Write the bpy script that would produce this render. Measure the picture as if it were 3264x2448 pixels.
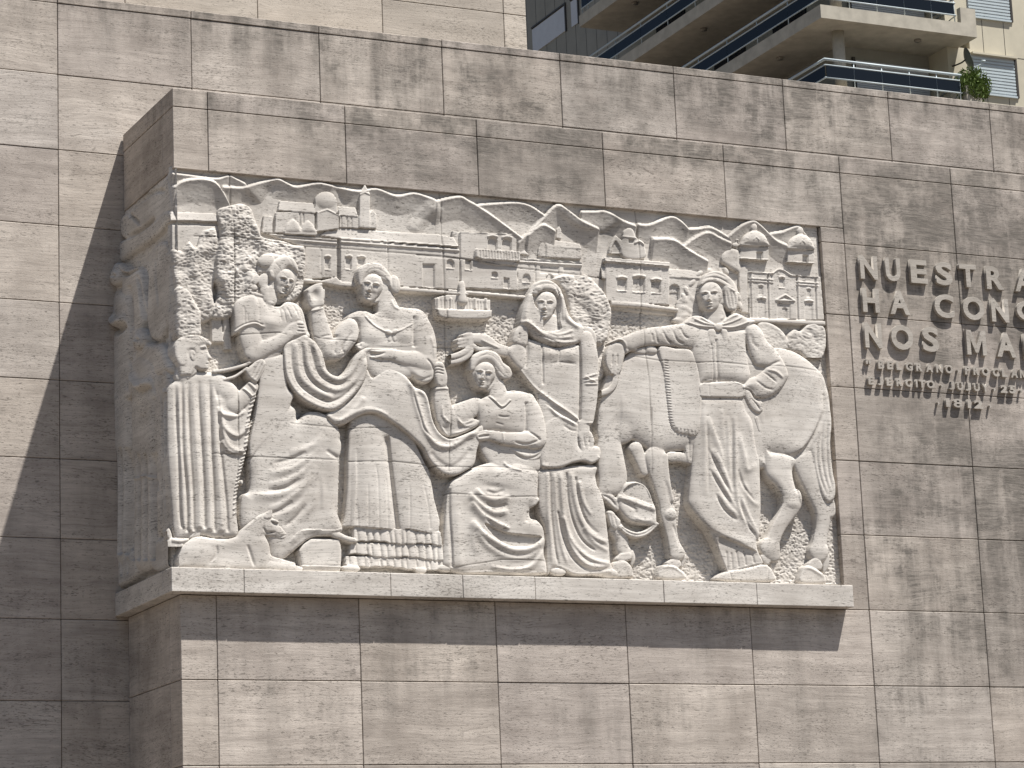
import bpy, math, random
import numpy as np
from mathutils import Vector
for o in list(bpy.data.objects): bpy.data.objects.remove(o)
scene = bpy.context.scene
random.seed(4); rng = np.random.default_rng(7)
C = scene.collection

# ------------------------------------------------------------------ camera
IW, IH = 3264, 2448                       # size of the photograph
FPX = 8867.86; YAW = 0.4465; PITCH = 0.2123; ROLL = -0.0413
CAM = np.array([-6.2371, -18.5808, -6.3765])
_f = np.array([math.sin(YAW)*math.cos(PITCH), math.cos(YAW)*math.cos(PITCH), math.sin(PITCH)])
_r = np.cross(_f, [0, 0, 1]); _r /= np.linalg.norm(_r); _u = np.cross(_r, _f)
CR = math.cos(ROLL)*_r + math.sin(ROLL)*_u
CU = -math.sin(ROLL)*_r + math.cos(ROLL)*_u
CF = _f
from mathutils import Matrix
cam_d = bpy.data.cameras.new('camera'); cam = bpy.data.objects.new('camera', cam_d); C.objects.link(cam)
cam_d.sensor_width = 36; cam_d.lens = FPX/IW*36; cam_d.clip_start = 0.5; cam_d.clip_end = 3000
cam.matrix_world = Matrix(((CR[0], CU[0], -CF[0], CAM[0]), (CR[1], CU[1], -CF[1], CAM[1]), (CR[2], CU[2], -CF[2], CAM[2]), (0, 0, 0, 1)))
scene.camera = cam
scene.render.resolution_x = 1024; scene.render.resolution_y = 768

# ------------------------------------------------------------------ light
SX, SZ = 0.88, 2.9                        # sun direction: per metre of depth, metres sideways and up
sv = Vector((SX, -1, SZ)).normalized()
world = bpy.data.worlds.new('World'); scene.world = world; world.use_nodes = True
wn = world.node_tree.nodes; wl = world.node_tree.links
sky = wn.new('ShaderNodeTexSky'); sky.sky_type = 'NISHITA'; sky.sun_disc = False
sky.sun_elevation = math.asin(sv.z); sky.sun_rotation = math.atan2(sv.x, sv.y)
sky.air_density = 1.0; sky.dust_density = 1.0; sky.ozone_density = 1.0
wn['Background'].inputs['Strength'].default_value = 0.05
wl.new(sky.outputs['Color'], wn['Background'].inputs['Color'])
sun_d = bpy.data.lights.new('sun', 'SUN'); sun = bpy.data.objects.new('sun', sun_d); C.objects.link(sun)
sun_d.energy = 5.0; sun_d.angle = math.radians(0.5); sun_d.color = (1.0, 0.965, 0.92)
sun.rotation_euler = sv.to_track_quat('Z', 'Y').to_euler(); sun.location = (10, -20, 30)
vs = scene.view_settings; vs.view_transform = 'Standard'; vs.look = 'None'; vs.exposure = 0.70; vs.gamma = 1; vs.use_curve_mapping = False

def hitY(px, Y):
    """point where the sight line through a photo pixel meets the plane y = Y"""
    d = CF*FPX + CR*(px[0]-IW/2) - CU*(px[1]-IH/2)
    return CAM + d*((Y-CAM[1])/d[1])
def hitX(px, X):
    d = CF*FPX + CR*(px[0]-IW/2) - CU*(px[1]-IH/2)
    return CAM + d*((X-CAM[0])/d[0])

# ------------------------------------------------------------------ materials
def nd(nt, kind, **kw):
    n = nt.nodes.new(kind)
    for k, v in kw.items():
        if k.startswith('i_'):
            key = k[2:]
            n.inputs[int(key) if key.isdigit() else key.replace('_', ' ')].default_value = v
        else: setattr(n, k, v)
    return n
def new_mat(name, rough=0.8):
    m = bpy.data.materials.new(name); m.use_nodes = True
    b = m.node_tree.nodes['Principled BSDF']; b.inputs['Roughness'].default_value = rough
    b.inputs['Specular IOR Level'].default_value = 0.25
    return m, m.node_tree, b
def ramp(nt, fac, stops, interp='LINEAR'):
    r = nt.nodes.new('ShaderNodeValToRGB'); r.color_ramp.interpolation = interp
    e = r.color_ramp.elements
    while len(e) < len(stops): e.new(0.5)
    for k, (p, c) in enumerate(stops):
        e[k].position = p; e[k].color = (c, c, c, 1) if isinstance(c, (int, float)) else (*c, 1)
    nt.links.new(fac, r.inputs[0]); return r.outputs[0]
def mix(nt, fac, a, b, mode='MIX'):
    n = nd(nt, 'ShaderNodeMix', data_type='RGBA', blend_type=mode, clamp_result=False)
    for sock, v in ((n.inputs[0], fac), (n.inputs[6], a), (n.inputs[7], b)):
        if hasattr(v, 'links'): nt.links.new(v, sock)
        elif isinstance(v, tuple): sock.default_value = (*v, 1)
        else: sock.default_value = v
    return n.outputs[2]
def mth(nt, op, a, b=None, c=None, clamp=False):
    n = nd(nt, 'ShaderNodeMath', operation=op, use_clamp=clamp)
    for k, v in enumerate((a, b, c)):
        if v is None: continue
        if hasattr(v, 'links'): nt.links.new(v, n.inputs[k])
        else: n.inputs[k].default_value = v
    return n.outputs[0]
def noise(nt, vec, scale=1.0, detail=4, rough=0.55, mul=None, off=None, dist=0.0):
    if mul is not None or off is not None:
        mp = nd(nt, 'ShaderNodeMapping'); nt.links.new(vec, mp.inputs[0])
        if mul: mp.inputs['Scale'].default_value = mul
        if off is not None:
            if hasattr(off, 'links'): nt.links.new(off, mp.inputs['Location'])
            else: mp.inputs['Location'].default_value = off
        vec = mp.outputs[0]
    n = nd(nt, 'ShaderNodeTexNoise'); nt.links.new(vec, n.inputs['Vector'])
    n.inputs['Scale'].default_value = scale; n.inputs['Detail'].default_value = detail
    n.inputs['Roughness'].default_value = rough; n.inputs['Distortion'].default_value = dist
    return n.outputs['Fac']

def travertine(name, dark, light, pit=0.6, stain=0.0, slab=True, bump=0.16, streak_x=None, zones=()):
    """banded, pitted limestone; bands lie level, every slab gets its own cut of the bed"""
    m, nt, b = new_mat(name, 0.85)
    geo = nd(nt, 'ShaderNodeNewGeometry'); P = geo.outputs['Position']
    vec = P
    if slab:
        oi = nd(nt, 'ShaderNodeObjectInfo')
        cmb = nd(nt, 'ShaderNodeCombineXYZ')
        for k, f in enumerate((37.0, 91.0, 53.0)): nt.links.new(mth(nt, 'MULTIPLY', oi.outputs['Random'], f), cmb.inputs[k])
        va = nd(nt, 'ShaderNodeVectorMath', operation='ADD'); nt.links.new(P, va.inputs[0]); nt.links.new(cmb.outputs[0], va.inputs[1])
        vec = va.outputs[0]
    # gently wavy beds
    warp = noise(nt, vec, 1.0, 3, mul=(0.9, 0.9, 1.5))
    wv = nd(nt, 'ShaderNodeCombineXYZ'); nt.links.new(mth(nt, 'MULTIPLY', warp, 0.16), wv.inputs[2])
    v2 = nd(nt, 'ShaderNodeVectorMath', operation='ADD'); nt.links.new(vec, v2.inputs[0]); nt.links.new(wv.outputs[0], v2.inputs[1])
    bands = noise(nt, v2.outputs[0], 1.0, 6, 0.62, mul=(1.1, 1.1, 15.0))
    fine = noise(nt, v2.outputs[0], 1.0, 4, 0.6, mul=(7, 7, 85.0))
    blot = noise(nt, vec, 2.2, 5, 0.6)
    f = mth(nt, 'ADD', mth(nt, 'MULTIPLY', bands, 0.36), mth(nt, 'ADD', mth(nt, 'MULTIPLY', fine, 0.16), mth(nt, 'MULTIPLY', blot, 0.50)))
    col = ramp(nt, f, [(0.40, dark), (0.52, tuple((a+c)/2 for a, c in zip(dark, light))), (0.66, light)])
    strata = ramp(nt, noise(nt, v2.outputs[0], 1.0, 4, 0.55, mul=(0.9, 0.9, 24.0), off=(5.0, 1.0, 3.0)), [(0.44, 0.0), (0.475, 1.0), (0.49, 0.2), (0.53, 0.0), (0.56, 0.6), (0.58, 0.0)])
    col = mix(nt, mth(nt, 'MULTIPLY', mth(nt, 'MULTIPLY', strata, 0.55), ramp(nt, blot, [(0.35, 0.2), (0.65, 1.0)])), col, tuple(x*0.62 for x in dark))
    if slab:
        tint = ramp(nt, oi.outputs['Random'], [(0, (0.80, 0.785, 0.77)), (0.3, (1.0, 0.975, 0.94)), (0.55, (0.90, 0.88, 0.87)), (0.8, (1.07, 1.05, 1.02)), (1, (0.95, 0.945, 0.94))])
        col = mix(nt, 1.0, col, tint, 'MULTIPLY')
    # pits along the beds
    p1 = noise(nt, v2.outputs[0], 1.0, 3, 0.6, mul=(24, 24, 105))
    p2 = noise(nt, v2.outputs[0], 1.0, 2, 0.5, mul=(55, 55, 190))
    cl = noise(nt, vec, 1.0, 2, mul=(1.2, 1.2, 5.0))
    thr = mth(nt, 'ADD', p1, mth(nt, 'MULTIPLY', mth(nt, 'SUBTRACT', cl, 0.5), 0.22))
    m1 = ramp(nt, thr, [(0.60, 0.0), (0.66, 1.0)])
    m2 = ramp(nt, mth(nt, 'ADD', p2, mth(nt, 'MULTIPLY', mth(nt, 'SUBTRACT', cl, 0.5), 0.25)), [(0.62, 0.0), (0.69, 1.0)])
    pits = mth(nt, 'MAXIMUM', m1, mth(nt, 'MULTIPLY', m2, 0.8))
    col = mix(nt, mth(nt, 'MULTIPLY', pits, pit), col, (0.07, 0.06, 0.05))
    if not slab:
        at = nd(nt, 'ShaderNodeAttribute', attribute_name='joint'); col = mix(nt, at.outputs['Fac'], col, (0.055, 0.045, 0.035))
    if stain > 0:
        s1 = noise(nt, P, 1.0, 5, 0.65, mul=(5.5, 5.5, 0.45))      # run-off streaks
        s2 = noise(nt, P, 1.0, 4, 0.6, mul=(0.55, 0.55, 0.75), off=(3.1, 0, 1.7))
        s3 = noise(nt, P, 6.0, 6, 0.7)
        fac = mth(nt, 'MULTIPLY', ramp(nt, s1, [(0.44, 0), (0.68, 1)]), ramp(nt, s2, [(0.44, 0), (0.62, 1)]))
        fac = mth(nt, 'ADD', fac, mth(nt, 'MULTIPLY', ramp(nt, s3, [(0.52, 0), (0.72, 1)]), mth(nt, 'MULTIPLY', ramp(nt, s2, [(0.47, 0), (0.6, 1)]), 0.7)))
        def zone(x0, x1, z0, z1, soft, amount, nz):                 # a weathered patch of wall, its edge broken up by noise
            sp = nd(nt, 'ShaderNodeSeparateXYZ'); nt.links.new(P, sp.inputs[0]); v = None
            for k, lo, hi in ((0, x0, x1), (2, z0, z1)):
                for e, s_ in ((lo, 1), (hi, -1)):
                    mr = nd(nt, 'ShaderNodeMapRange', interpolation_type='SMOOTHSTEP', i_1=e-soft*s_, i_2=e+soft*s_, i_3=0.0, i_4=1.0); nt.links.new(sp.outputs[k], mr.inputs[0])
                    v = mr.outputs[0] if v is None else mth(nt, 'MULTIPLY', v, mr.outputs[0])
            return mth(nt, 'MULTIPLY', mth(nt, 'MULTIPLY', v, nz), amount)
        n1 = ramp(nt, noise(nt, P, 1.0, 6, 0.68, mul=(2.4, 2.4, 2.8), off=(0.7, 2.0, 5.1)), [(0.40, 0.0), (0.54, 0.5), (0.68, 1.0)])
        n2 = ramp(nt, noise(nt, P, 1.0, 6, 0.7, mul=(6.5, 6.5, 0.8), off=(9.7, 2.0, 1.1)), [(0.38, 0.0), (0.62, 1.0)])
        if streak_x is not None:
            sx = nd(nt, 'ShaderNodeSeparateXYZ'); nt.links.new(P, sx.inputs[0])
            side = nd(nt, 'ShaderNodeMapRange', i_1=streak_x[0], i_2=streak_x[1], i_3=streak_x[2], i_4=streak_x[3]); nt.links.new(sx.outputs[0], side.inputs[0])
            fac = mth(nt, 'MULTIPLY', fac, side.outputs[0])
        for zz in zones: fac = mth(nt, 'ADD', fac, zone(*zz[:6], n1 if zz[6] == 1 else n2))
        if slab:                                                    # run-off grime below the two exposed upper edges
            sz = nd(nt, 'ShaderNodeSeparateXYZ'); nt.links.new(P, sz.inputs[0]); edge = 0.0
            for z0, z1 in ((-0.28, 0.14), (0.62, 1.20)):
                up = nd(nt, 'ShaderNodeMapRange', i_1=z0, i_2=z1, i_3=0.0, i_4=1.0); nt.links.new(sz.outputs[2], up.inputs[0])
                ok = mth(nt, 'LESS_THAN', sz.outputs[2], z1+0.03)
                if z1 < 0.5: ok = mth(nt, 'MULTIPLY', ok, mth(nt, 'LESS_THAN', sz.outputs[1], 0.6))
                edge = mth(nt, 'ADD', mth(nt, 'MULTIPLY', mth(nt, 'POWER', up.outputs[0], 1.6), ok), edge)
            s4 = noise(nt, P, 1.0, 6, 0.7, mul=(7, 7, 1.6), off=(1.3, 4.0, 0.2))
            fac = mth(nt, 'ADD', fac, mth(nt, 'MULTIPLY', edge, ramp(nt, s4, [(0.42, 0), (0.66, 0.8)])))
        fac = mth(nt, 'MINIMUM', mth(nt, 'MULTIPLY', fac, stain), 0.8); fac = mth(nt, 'MULTIPLY', fac, ramp(nt, mth(nt, 'ADD', mth(nt, 'MULTIPLY', fine, 0.6), mth(nt, 'MULTIPLY', s3, 0.4)), [(0.36, 0.45), (0.60, 1.15)]), clamp=True)
        col = mix(nt, fac, col, (0.115, 0.104, 0.09))
    nt.links.new(col, b.inputs['Base Color'])
    grain = noise(nt, vec, 130.0, 2, 0.5)
    hgt = mth(nt, 'ADD', mth(nt, 'MULTIPLY', pits, -1.0), mth(nt, 'ADD', mth(nt, 'MULTIPLY', fine, 0.5), mth(nt, 'MULTIPLY', grain, 0.35)))
    bp = nd(nt, 'ShaderNodeBump', i_Strength=bump, i_Distance=0.02); nt.links.new(hgt, bp.inputs['Height'])
    nt.links.new(bp.outputs[0], b.inputs['Normal'])
    return m
def plain(name, col, rough=0.7, var=0.1, scale=3.0, metal=0.0, bump=0.0):
    m, nt, b = new_mat(name, rough); b.inputs['Metallic'].default_value = metal
    g = nd(nt, 'ShaderNodeNewGeometry')
    n = noise(nt, g.outputs['Position'], scale, 5, 0.6)
    c = ramp(nt, n, [(0.3, tuple(x*(1-var) for x in col)), (0.7, tuple(min(1, x*(1+var)) for x in col))])
    nt.links.new(c, b.inputs['Base Color'])
    if bump:
        bp = nd(nt, 'ShaderNodeBump', i_Strength=bump, i_Distance=0.02); nt.links.new(n, bp.inputs['Height']); nt.links.new(bp.outputs[0], b.inputs['Normal'])
    return m
M = {}
M['wall'] = travertine('travertine_wall', (0.35, 0.312, 0.278), (0.635, 0.58, 0.522), 0.55, 0.9, streak_x=(-1, 6.2, 0.25, 1.0), zones=((1.0, 9, -0.5, 0.14, 0.12, 0.85, 1), (5.8, 9, -2.6, 0.1, 0.4, 0.75, 1), (6.2, 9, -1.9, 0.0, 0.4, 0.5, 2), (5.9, 9, -4.4, -1.9, 0.25, 0.5, 2), (5.8, 9, -3.9, -2.0, 0.3, 0.6, 1), (2.2, 9, 0.3, 1.25, 0.5, 0.8, 1), (1.0, 9, 0.6, 1.25, 0.3, 0.2, 2), (0.2, 5, -0.1, 0.14, 0.05, 0.5, 1), (0.2, 5.4, -3.75, -3.5, 0.08, 0.3, 2)))
M['upper'] = travertine('travertine_upper', (0.42, 0.38, 0.33), (0.60, 0.55, 0.485), 0.5, 0.0)
M['relief'] = travertine('travertine_relief', (0.45, 0.415, 0.373), (0.73, 0.69, 0.632), 0.64, 0.5, slab=False, bump=0.055, zones=((3.48, 3.72, -0.95, -0.4, 0.09, 1.1, 1), (4.50, 4.75, -0.85, -0.4, 0.09, 1.0, 1), (0.1, 5.3, -0.85, -0.45, 0.15, 0.5, 1)), streak_x=(-1, 6.2, 0.12, 0.2))  # last zone: grime on the hills, deepened to carry some of their shading
M['letter'] = travertine('travertine_letters', (0.33, 0.30, 0.262), (0.51, 0.472, 0.42), 0.4, 0.0, slab=False)
M['joint'] = plain('joint_mortar', (0.13, 0.108, 0.088), 0.95)
M['paving'] = plain('plaza_paving', (0.14, 0.118, 0.098), 0.9, 0.12, 0.6)
M['flank'] = plain('grey_panel', (0.26, 0.255, 0.225), 0.8, 0.08, 1.3)  # darker panel colour for the flank walls, their shade put into it
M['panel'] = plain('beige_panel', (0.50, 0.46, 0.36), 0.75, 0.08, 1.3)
M['concrete'] = plain('balcony_concrete', (0.42, 0.39, 0.325), 0.85, 0.16, 2.2, bump=0.1)
M['rail'] = plain('white_rail', (0.46, 0.52, 0.54), 0.4, 0.05)
M['shutter'] = plain('grey_shutter', (0.50, 0.52, 0.55), 0.5, 0.05)
M['frame'] = plain('dark_frame', (0.05, 0.045, 0.04), 0.5)
M['dish'] = plain('dish_paint', (0.16, 0.18, 0.17), 0.5)
M['lamp'] = plain('lamp_bowl', (0.22, 0.20, 0.17), 0.4)
M['pot'] = plain('pot_clay', (0.36, 0.33, 0.29), 0.8)
M['leaf'] = plain('leaf_green', (0.10, 0.15, 0.03), 0.6, 0.45, 9.0)
gm, gnt, gb = new_mat('smoked_glass', 0.08); gb.inputs['Base Color'].default_value = (0.012, 0.016, 0.022, 1); gb.inputs['Specular IOR Level'].default_value = 0.12
M['glass'] = gm

# ------------------------------------------------------------------ helpers
def obj(name, me, parent=None):
    o = bpy.data.objects.new(name, me); C.objects.link(o)
    if parent: o.parent = parent
    return o
def empty(name, label, cat, loc=(0, 0, 0), group=None):
    o = bpy.data.objects.new(name, None); C.objects.link(o); o.location = loc
    o['label'] = label; o['category'] = cat
    if group: o['group'] = group
    return o
def mesh(name, V, F, mat, smooth=False):
    me = bpy.data.meshes.new(name); me.from_pydata([tuple(map(float, v)) for v in V], [], F); me.update()
    me.materials.append(mat)
    if smooth: me.polygons.foreach_set('use_smooth', [True]*len(me.polygons))
    return me
def off(parent):
    v = np.zeros(3)
    while parent: v = v+np.array(parent.location); parent = parent.parent
    return v
def box(name, a, b, mat, parent=None, cham=0.0):
    """box from corner a to corner b, its origin at its own centre"""
    a = np.minimum(np.array(a, float), np.array(b, float)) if False else np.array(a, float); b = np.array(b, float)
    lo = np.minimum(a, b); hi = np.maximum(a, b); c = (lo+hi)/2; h = (hi-lo)/2
    V = []; F = []
    if cham <= 0:
        V = [(sx*h[0], sy*h[1], sz*h[2]) for sx in (-1, 1) for sy in (-1, 1) for sz in (-1, 1)]
        F = [(0, 1, 3, 2), (4, 6, 7, 5), (0, 4, 5, 1), (2, 3, 7, 6), (0, 2, 6, 4), (1, 5, 7, 3)]
    else:
        k = cham; idx = {}
        for sx in (-1, 1):
            for sy in (-1, 1):
                for sz in (-1, 1):
                    for ax in range(3):
                        s = np.array((sx, sy, sz), float); q = s*h
                        for j in range(3):
                            if j != ax: q[j] -= s[j]*k
                        idx[(sx, sy, sz, ax)] = len(V); V.append(q)
        for ax in range(3):
            o1, o2 = [j for j in range(3) if j != ax]
            for s in (-1, 1):
                loop = []
                for s1, s2 in ((-1, -1), (1, -1), (1, 1), (-1, 1)):
                    t = [0, 0, 0]; t[ax] = s; t[o1] = s1; t[o2] = s2; loop.append(idx[(*t, ax)])
                F.append(tuple(loop))
        for ax in range(3):
            o1, o2 = [j for j in range(3) if j != ax]
            for s1 in (-1, 1):
                for s2 in (-1, 1):
                    def g(s, a): t = [0, 0, 0]; t[ax] = s; t[o1] = s1; t[o2] = s2; return idx[(*t, a)]
                    F.append((g(-1, o1), g(1, o1), g(1, o2), g(-1, o2)))
        for sx in (-1, 1):
            for sy in (-1, 1):
                for sz in (-1, 1): F.append(tuple(idx[(sx, sy, sz, ax)] for ax in range(3)))
    me = mesh(name, V, F, mat)
    import bmesh
    bm = bmesh.new(); bm.from_mesh(me); bmesh.ops.recalc_face_normals(bm, faces=bm.faces); bm.to_mesh(me); bm.free()
    o = obj(name, me, parent); o.location = c - off(parent); return o
def rod(name, pts, r, mat, parent=None, n=8):
    pts = [np.array(q, float) for q in pts]; V = []; F = []
    c = pts[0]
    for k, q in enumerate(pts):
        t = pts[min(k+1, len(pts)-1)] - pts[max(k-1, 0)]; t /= np.linalg.norm(t)
        a = np.cross(t, [0.13, 0.31, 0.94]); a /= np.linalg.norm(a); bb = np.cross(t, a)
        for j in range(n):
            th = 2*math.pi*j/n; V.append(q - c + r*(math.cos(th)*a + math.sin(th)*bb))
    for k in range(len(pts)-1):
        for j in range(n):
            F.append((k*n+j, k*n+(j+1) % n, (k+1)*n+(j+1) % n, (k+1)*n+j))
    F.append(tuple(range(n))[::-1]); F.append(tuple((len(pts)-1)*n+j for j in range(n)))
    o = obj(name, mesh(name, V, F, mat, True), parent); o.location = c - off(parent); return o

# ------------------------------------------------------------------ ground
GZ = -8.0
g = obj('ground', mesh('ground', [(-400, -400, GZ), (400, -400, GZ), (400, 400, GZ), (-400, 400, GZ)], [(0, 1, 2, 3)], M['paving'])); g['kind'] = 'structure'

# ------------------------------------------------------------------ monument walls of travertine slabs
H = 0.6; D = 1.2136; GAP = 0.0048
XJ = [0.268 + 1.0879*k for k in range(9)]           # upright joints of the projecting block
TOP, BOT = -0.472, -3.424                             # the carved panel
PR = 5.475                                            # its right-hand end
def slab(parent, x0, x1, z0, z1, yf, th=0.07, name='stone_slab'):
    j = random.uniform(-0.0018, 0.0018)
    return box(name, (x0+GAP/2, yf+j, z0+GAP/2), (x1-GAP/2, yf+th, z1-GAP/2), M['wall'], parent, 0.004)
def slab_side(parent, y0, y1, z0, z1, xf, th=0.07):
    j = random.uniform(-0.0018, 0.0018)
    return box('stone_slab', (xf+j, y0+GAP/2, z0+GAP/2), (xf+th, y1-GAP/2, z1-GAP/2), M['wall'], parent, 0.004)
blk = empty('monument_block', 'projecting travertine block that carries the carved panel and raised lettering', 'wall', (0, 0, GZ))
box('core', (0.09, 0.09, GZ), (12, D-0.01, 0.12), M['joint'], blk)
box('joint_bed', (0.012, 0.012, GZ), (9.2, 0.0888, BOT-0.03), M['joint'], blk)
box('joint_bed', (0.012, 0.012, TOP+0.02), (9.2, 0.0888, 0.13), M['joint'], blk)
box('joint_bed', (PR+0.03, 0.012, BOT-0.029), (9.2, 0.0888, TOP+0.019), M['joint'], blk)
box('joint_bed', (0.012, 0.0889, GZ), (0.0899, D-0.011, BOT-0.03), M['joint'], blk)
box('joint_bed', (0.012, 0.0889, TOP+0.02), (0.0899, D-0.011, 0.13), M['joint'], blk)
ysd = 0.25
def row(z0, z1, x_from=None, x_to=99):
    xs = [0.0] + XJ[:9]
    for k in range(len(xs)-1):
        a, b2 = xs[k], xs[k+1]
        if a >= x_to-1e-6: continue
        if x_from is not None:
            if b2 <= x_from: continue
            a = max(a, x_from)
        if k == 0 and x_from is None:
            box('corner_stone', (0, random.uniform(-.001, .001), z0+GAP/2), (b2-GAP/2, ysd-GAP/2, z1-GAP/2), M['wall'], blk, 0.004)
        else: slab(blk, a, b2, z0, z1, 0)
    if x_from is None: slab_side(blk, ysd, D-0.01, z0, z1, 0.0)
row(0.0, 0.143)
row(TOP, 0.0, None, XJ[5])
row(-H, 0.0, XJ[5])
for k in range(1, 6): row(-(k+1)*H, -k*H, PR+0.012)
slab(blk, PR+0.012, XJ[5], -H, TOP, 0)
for k in range(6, 14):
    z0 = max(-(k+1)*H, GZ)
    if -k*H - z0 > 0.1: row(z0, -k*H)

bw = empty('monument_back_wall', 'tall stained travertine wall running behind the projecting block', 'wall', (0, D, GZ))
box('core', (-6, D+0.09, GZ), (14, D+0.28, 1.10), M['joint'], bw)
box('joint_bed', (-3.8, D+0.012, GZ), (9.3, D+0.089, 1.14), M['joint'], bw)
BX = [-0.511 + 1.0789*k for k in range(-3, 10)]
for k in range(-2, 14):
    z1 = 0.578 - k*H + (0 if k > -1 else 0); z0 = z1 - H
    if k == -2: continue
    if k == -1: z1 = 1.155
    z0 = max(z0, GZ)
    if z1 - z0 < 0.1: continue
    for a, b2 in zip(BX[:-1], BX[1:]):
        if k >= 1 and a > 0: continue
        slab(bw, a, b2, z0, z1, D)
for a, b2 in zip(BX[:-1], BX[1:]):
    if a < -0.6: slab(bw, a, b2, 1.155, 1.75, D); continue
    slab(bw, a, b2, 1.155, 1.222, D-0.004, 0.30, name='coping_stone')
uw = empty('monument_upper_wall', 'pale beige travertine wall set back above the stained back wall', 'wall', (0, D+0.3, 1.0))
ux = hitY((1675, 0), D+0.3)[0]
box('core', (-3.8, D+0.39, 0.9), (ux-0.09, D+2.5, 6.0), M['joint'], uw)
box('joint_bed', (-3.8, D+0.312, 0.9), (ux-0.012, D+0.389, 6.0), M['joint'], uw)
xs = sorted([hitY((q, 0), D+0.3)[0] for q in (-760, -20, 398, 820, 1217, 1603)] + [ux])
zj = hitY((1500, 30), D+0.3)[2]
for a, b2 in zip(xs[:-1], xs[1:]):
    cut = zj if a > 2.3 else zj-0.35
    for z0, z1 in ((0.95, cut), (cut, cut+H), (cut+H, cut+2*H)):
        s = box('stone_slab', (a+GAP/2, D+0.3+random.uniform(-.001, .001), z0+GAP/2), (b2-GAP/2, D+0.37, z1-GAP/2), M['upper'], uw, 0.004)
box('stone_slab', (ux-0.08, D+0.372, 0.95), (ux, D+2.5, 4.2), M['upper'], uw, 0.004)
# ------------------------------------------------------------------ carving tools: every carved piece is a height field cut in the stone
FLOOR = -0.09
def spl(pts, closed=True, n=5):
    p = np.array(pts, float)
    if len(p) < 3: return p
    out = []; m = len(p)
    rngk = range(m) if closed else range(m-1)
    for i in rngk:
        if closed: a, b, c, d = p[i-1], p[i], p[(i+1) % m], p[(i+2) % m]
        else: a, b, c, d = p[max(i-1, 0)], p[i], p[i+1], p[min(i+2, m-1)]
        for t in np.arange(n)/n:
            out.append(0.5*((2*b) + (c-a)*t + (2*a-5*b+4*c-d)*t*t + (3*b-a-3*c+d)*t**3))
    if not closed: out.append(p[-1])
    return np.array(out)
def Fr(ox, oy, s):
    def f(txt):
        return [(ox+float(a)/s, oy+float(b)/s) for a, b in (w.split(',') for w in txt.split())]
    f.s = s
    return f
A1 = Fr(530, 780, 2.765); A2 = Fr(530, 1280, 2.765); B1 = Fr(930, 780, 2.765); B2 = Fr(930, 1280, 2.765)
C1 = Fr(1380, 900, 2.765); C2 = Fr(1380, 1300, 2.765); D1 = Fr(1880, 800, 2.765); D2 = Fr(1880, 1300, 2.6024)
T1 = Fr(530, 520, 2.212); T2 = Fr(1330, 600, 2.212); T3 = Fr(1900, 650, 2.765)
L1 = Fr(300, 400, 2.074); L2 = Fr(300, 1200, 2.074)
_lat = {}
def vnoise(x, y, sx, sy, seed):
    g = _lat.setdefault(seed, np.random.default_rng(seed).random((257, 257)))
    u = x/sx; v = y/sy; i = np.floor(u).astype(int); j = np.floor(v).astype(int); fu = u-i; fv = v-j
    fu = fu*fu*(3-2*fu); fv = fv*fv*(3-2*fv); i %= 256; j %= 256
    return (g[j, i]*(1-fu)+g[j, i+1]*fu)*(1-fv) + (g[j+1, i]*(1-fu)+g[j+1, i+1]*fu)*fv
PXM = 0.00236                              # metres in one photo pixel on the panel
SL = 0.09                                 # how steeply cut edges fall, metres per pixel
JOINTS = [T1('445,75 455,300 480,520 482,760 478,1000'), A1('600,0 600,440 598,800'), A1('640,1160 645,1500 645,1659'), A2('645,0 650,300 640,700 625,1000'),
          T1('1925,210 1935,300 1945,500 1960,800 1975,1100'), B1('1340,0 1350,430 1362,800 1368,980'), B1('1400,1260 1415,1659'), B2('1415,0 1415,600'),
          T2('1535,160 1555,300 1575,520 1580,700 1582,990'), D1('490,690 500,900 530,1150 550,1600'), D2('520,0 525,540'),
          A1('600,790 660,790 1000,770 1060,790'), T1('200,512 480,520 690,545 985,585 1230,600 1560,625 1960,655 2212,690'), T2('0,470 300,495 720,560 1170,610 1330,640'),
          B1('180,790 250,820 600,850'), D1('400,925 640,965 920,980 1130,970 1430,1000 1720,1010 2010,1045'),
          A2('420,450 640,462 760,480 1000,490 1530,510'), B2('0,185 450,230 900,215'), B2('530,520 900,515 1270,555 1400,560'), C2('170,505 640,515 950,545 1290,520'),
          C2('140,745 700,780 950,770'), C2('200,1400 640,1330 1000,1340'), B1('1250,905 1440,905')]
ALL = []
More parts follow.
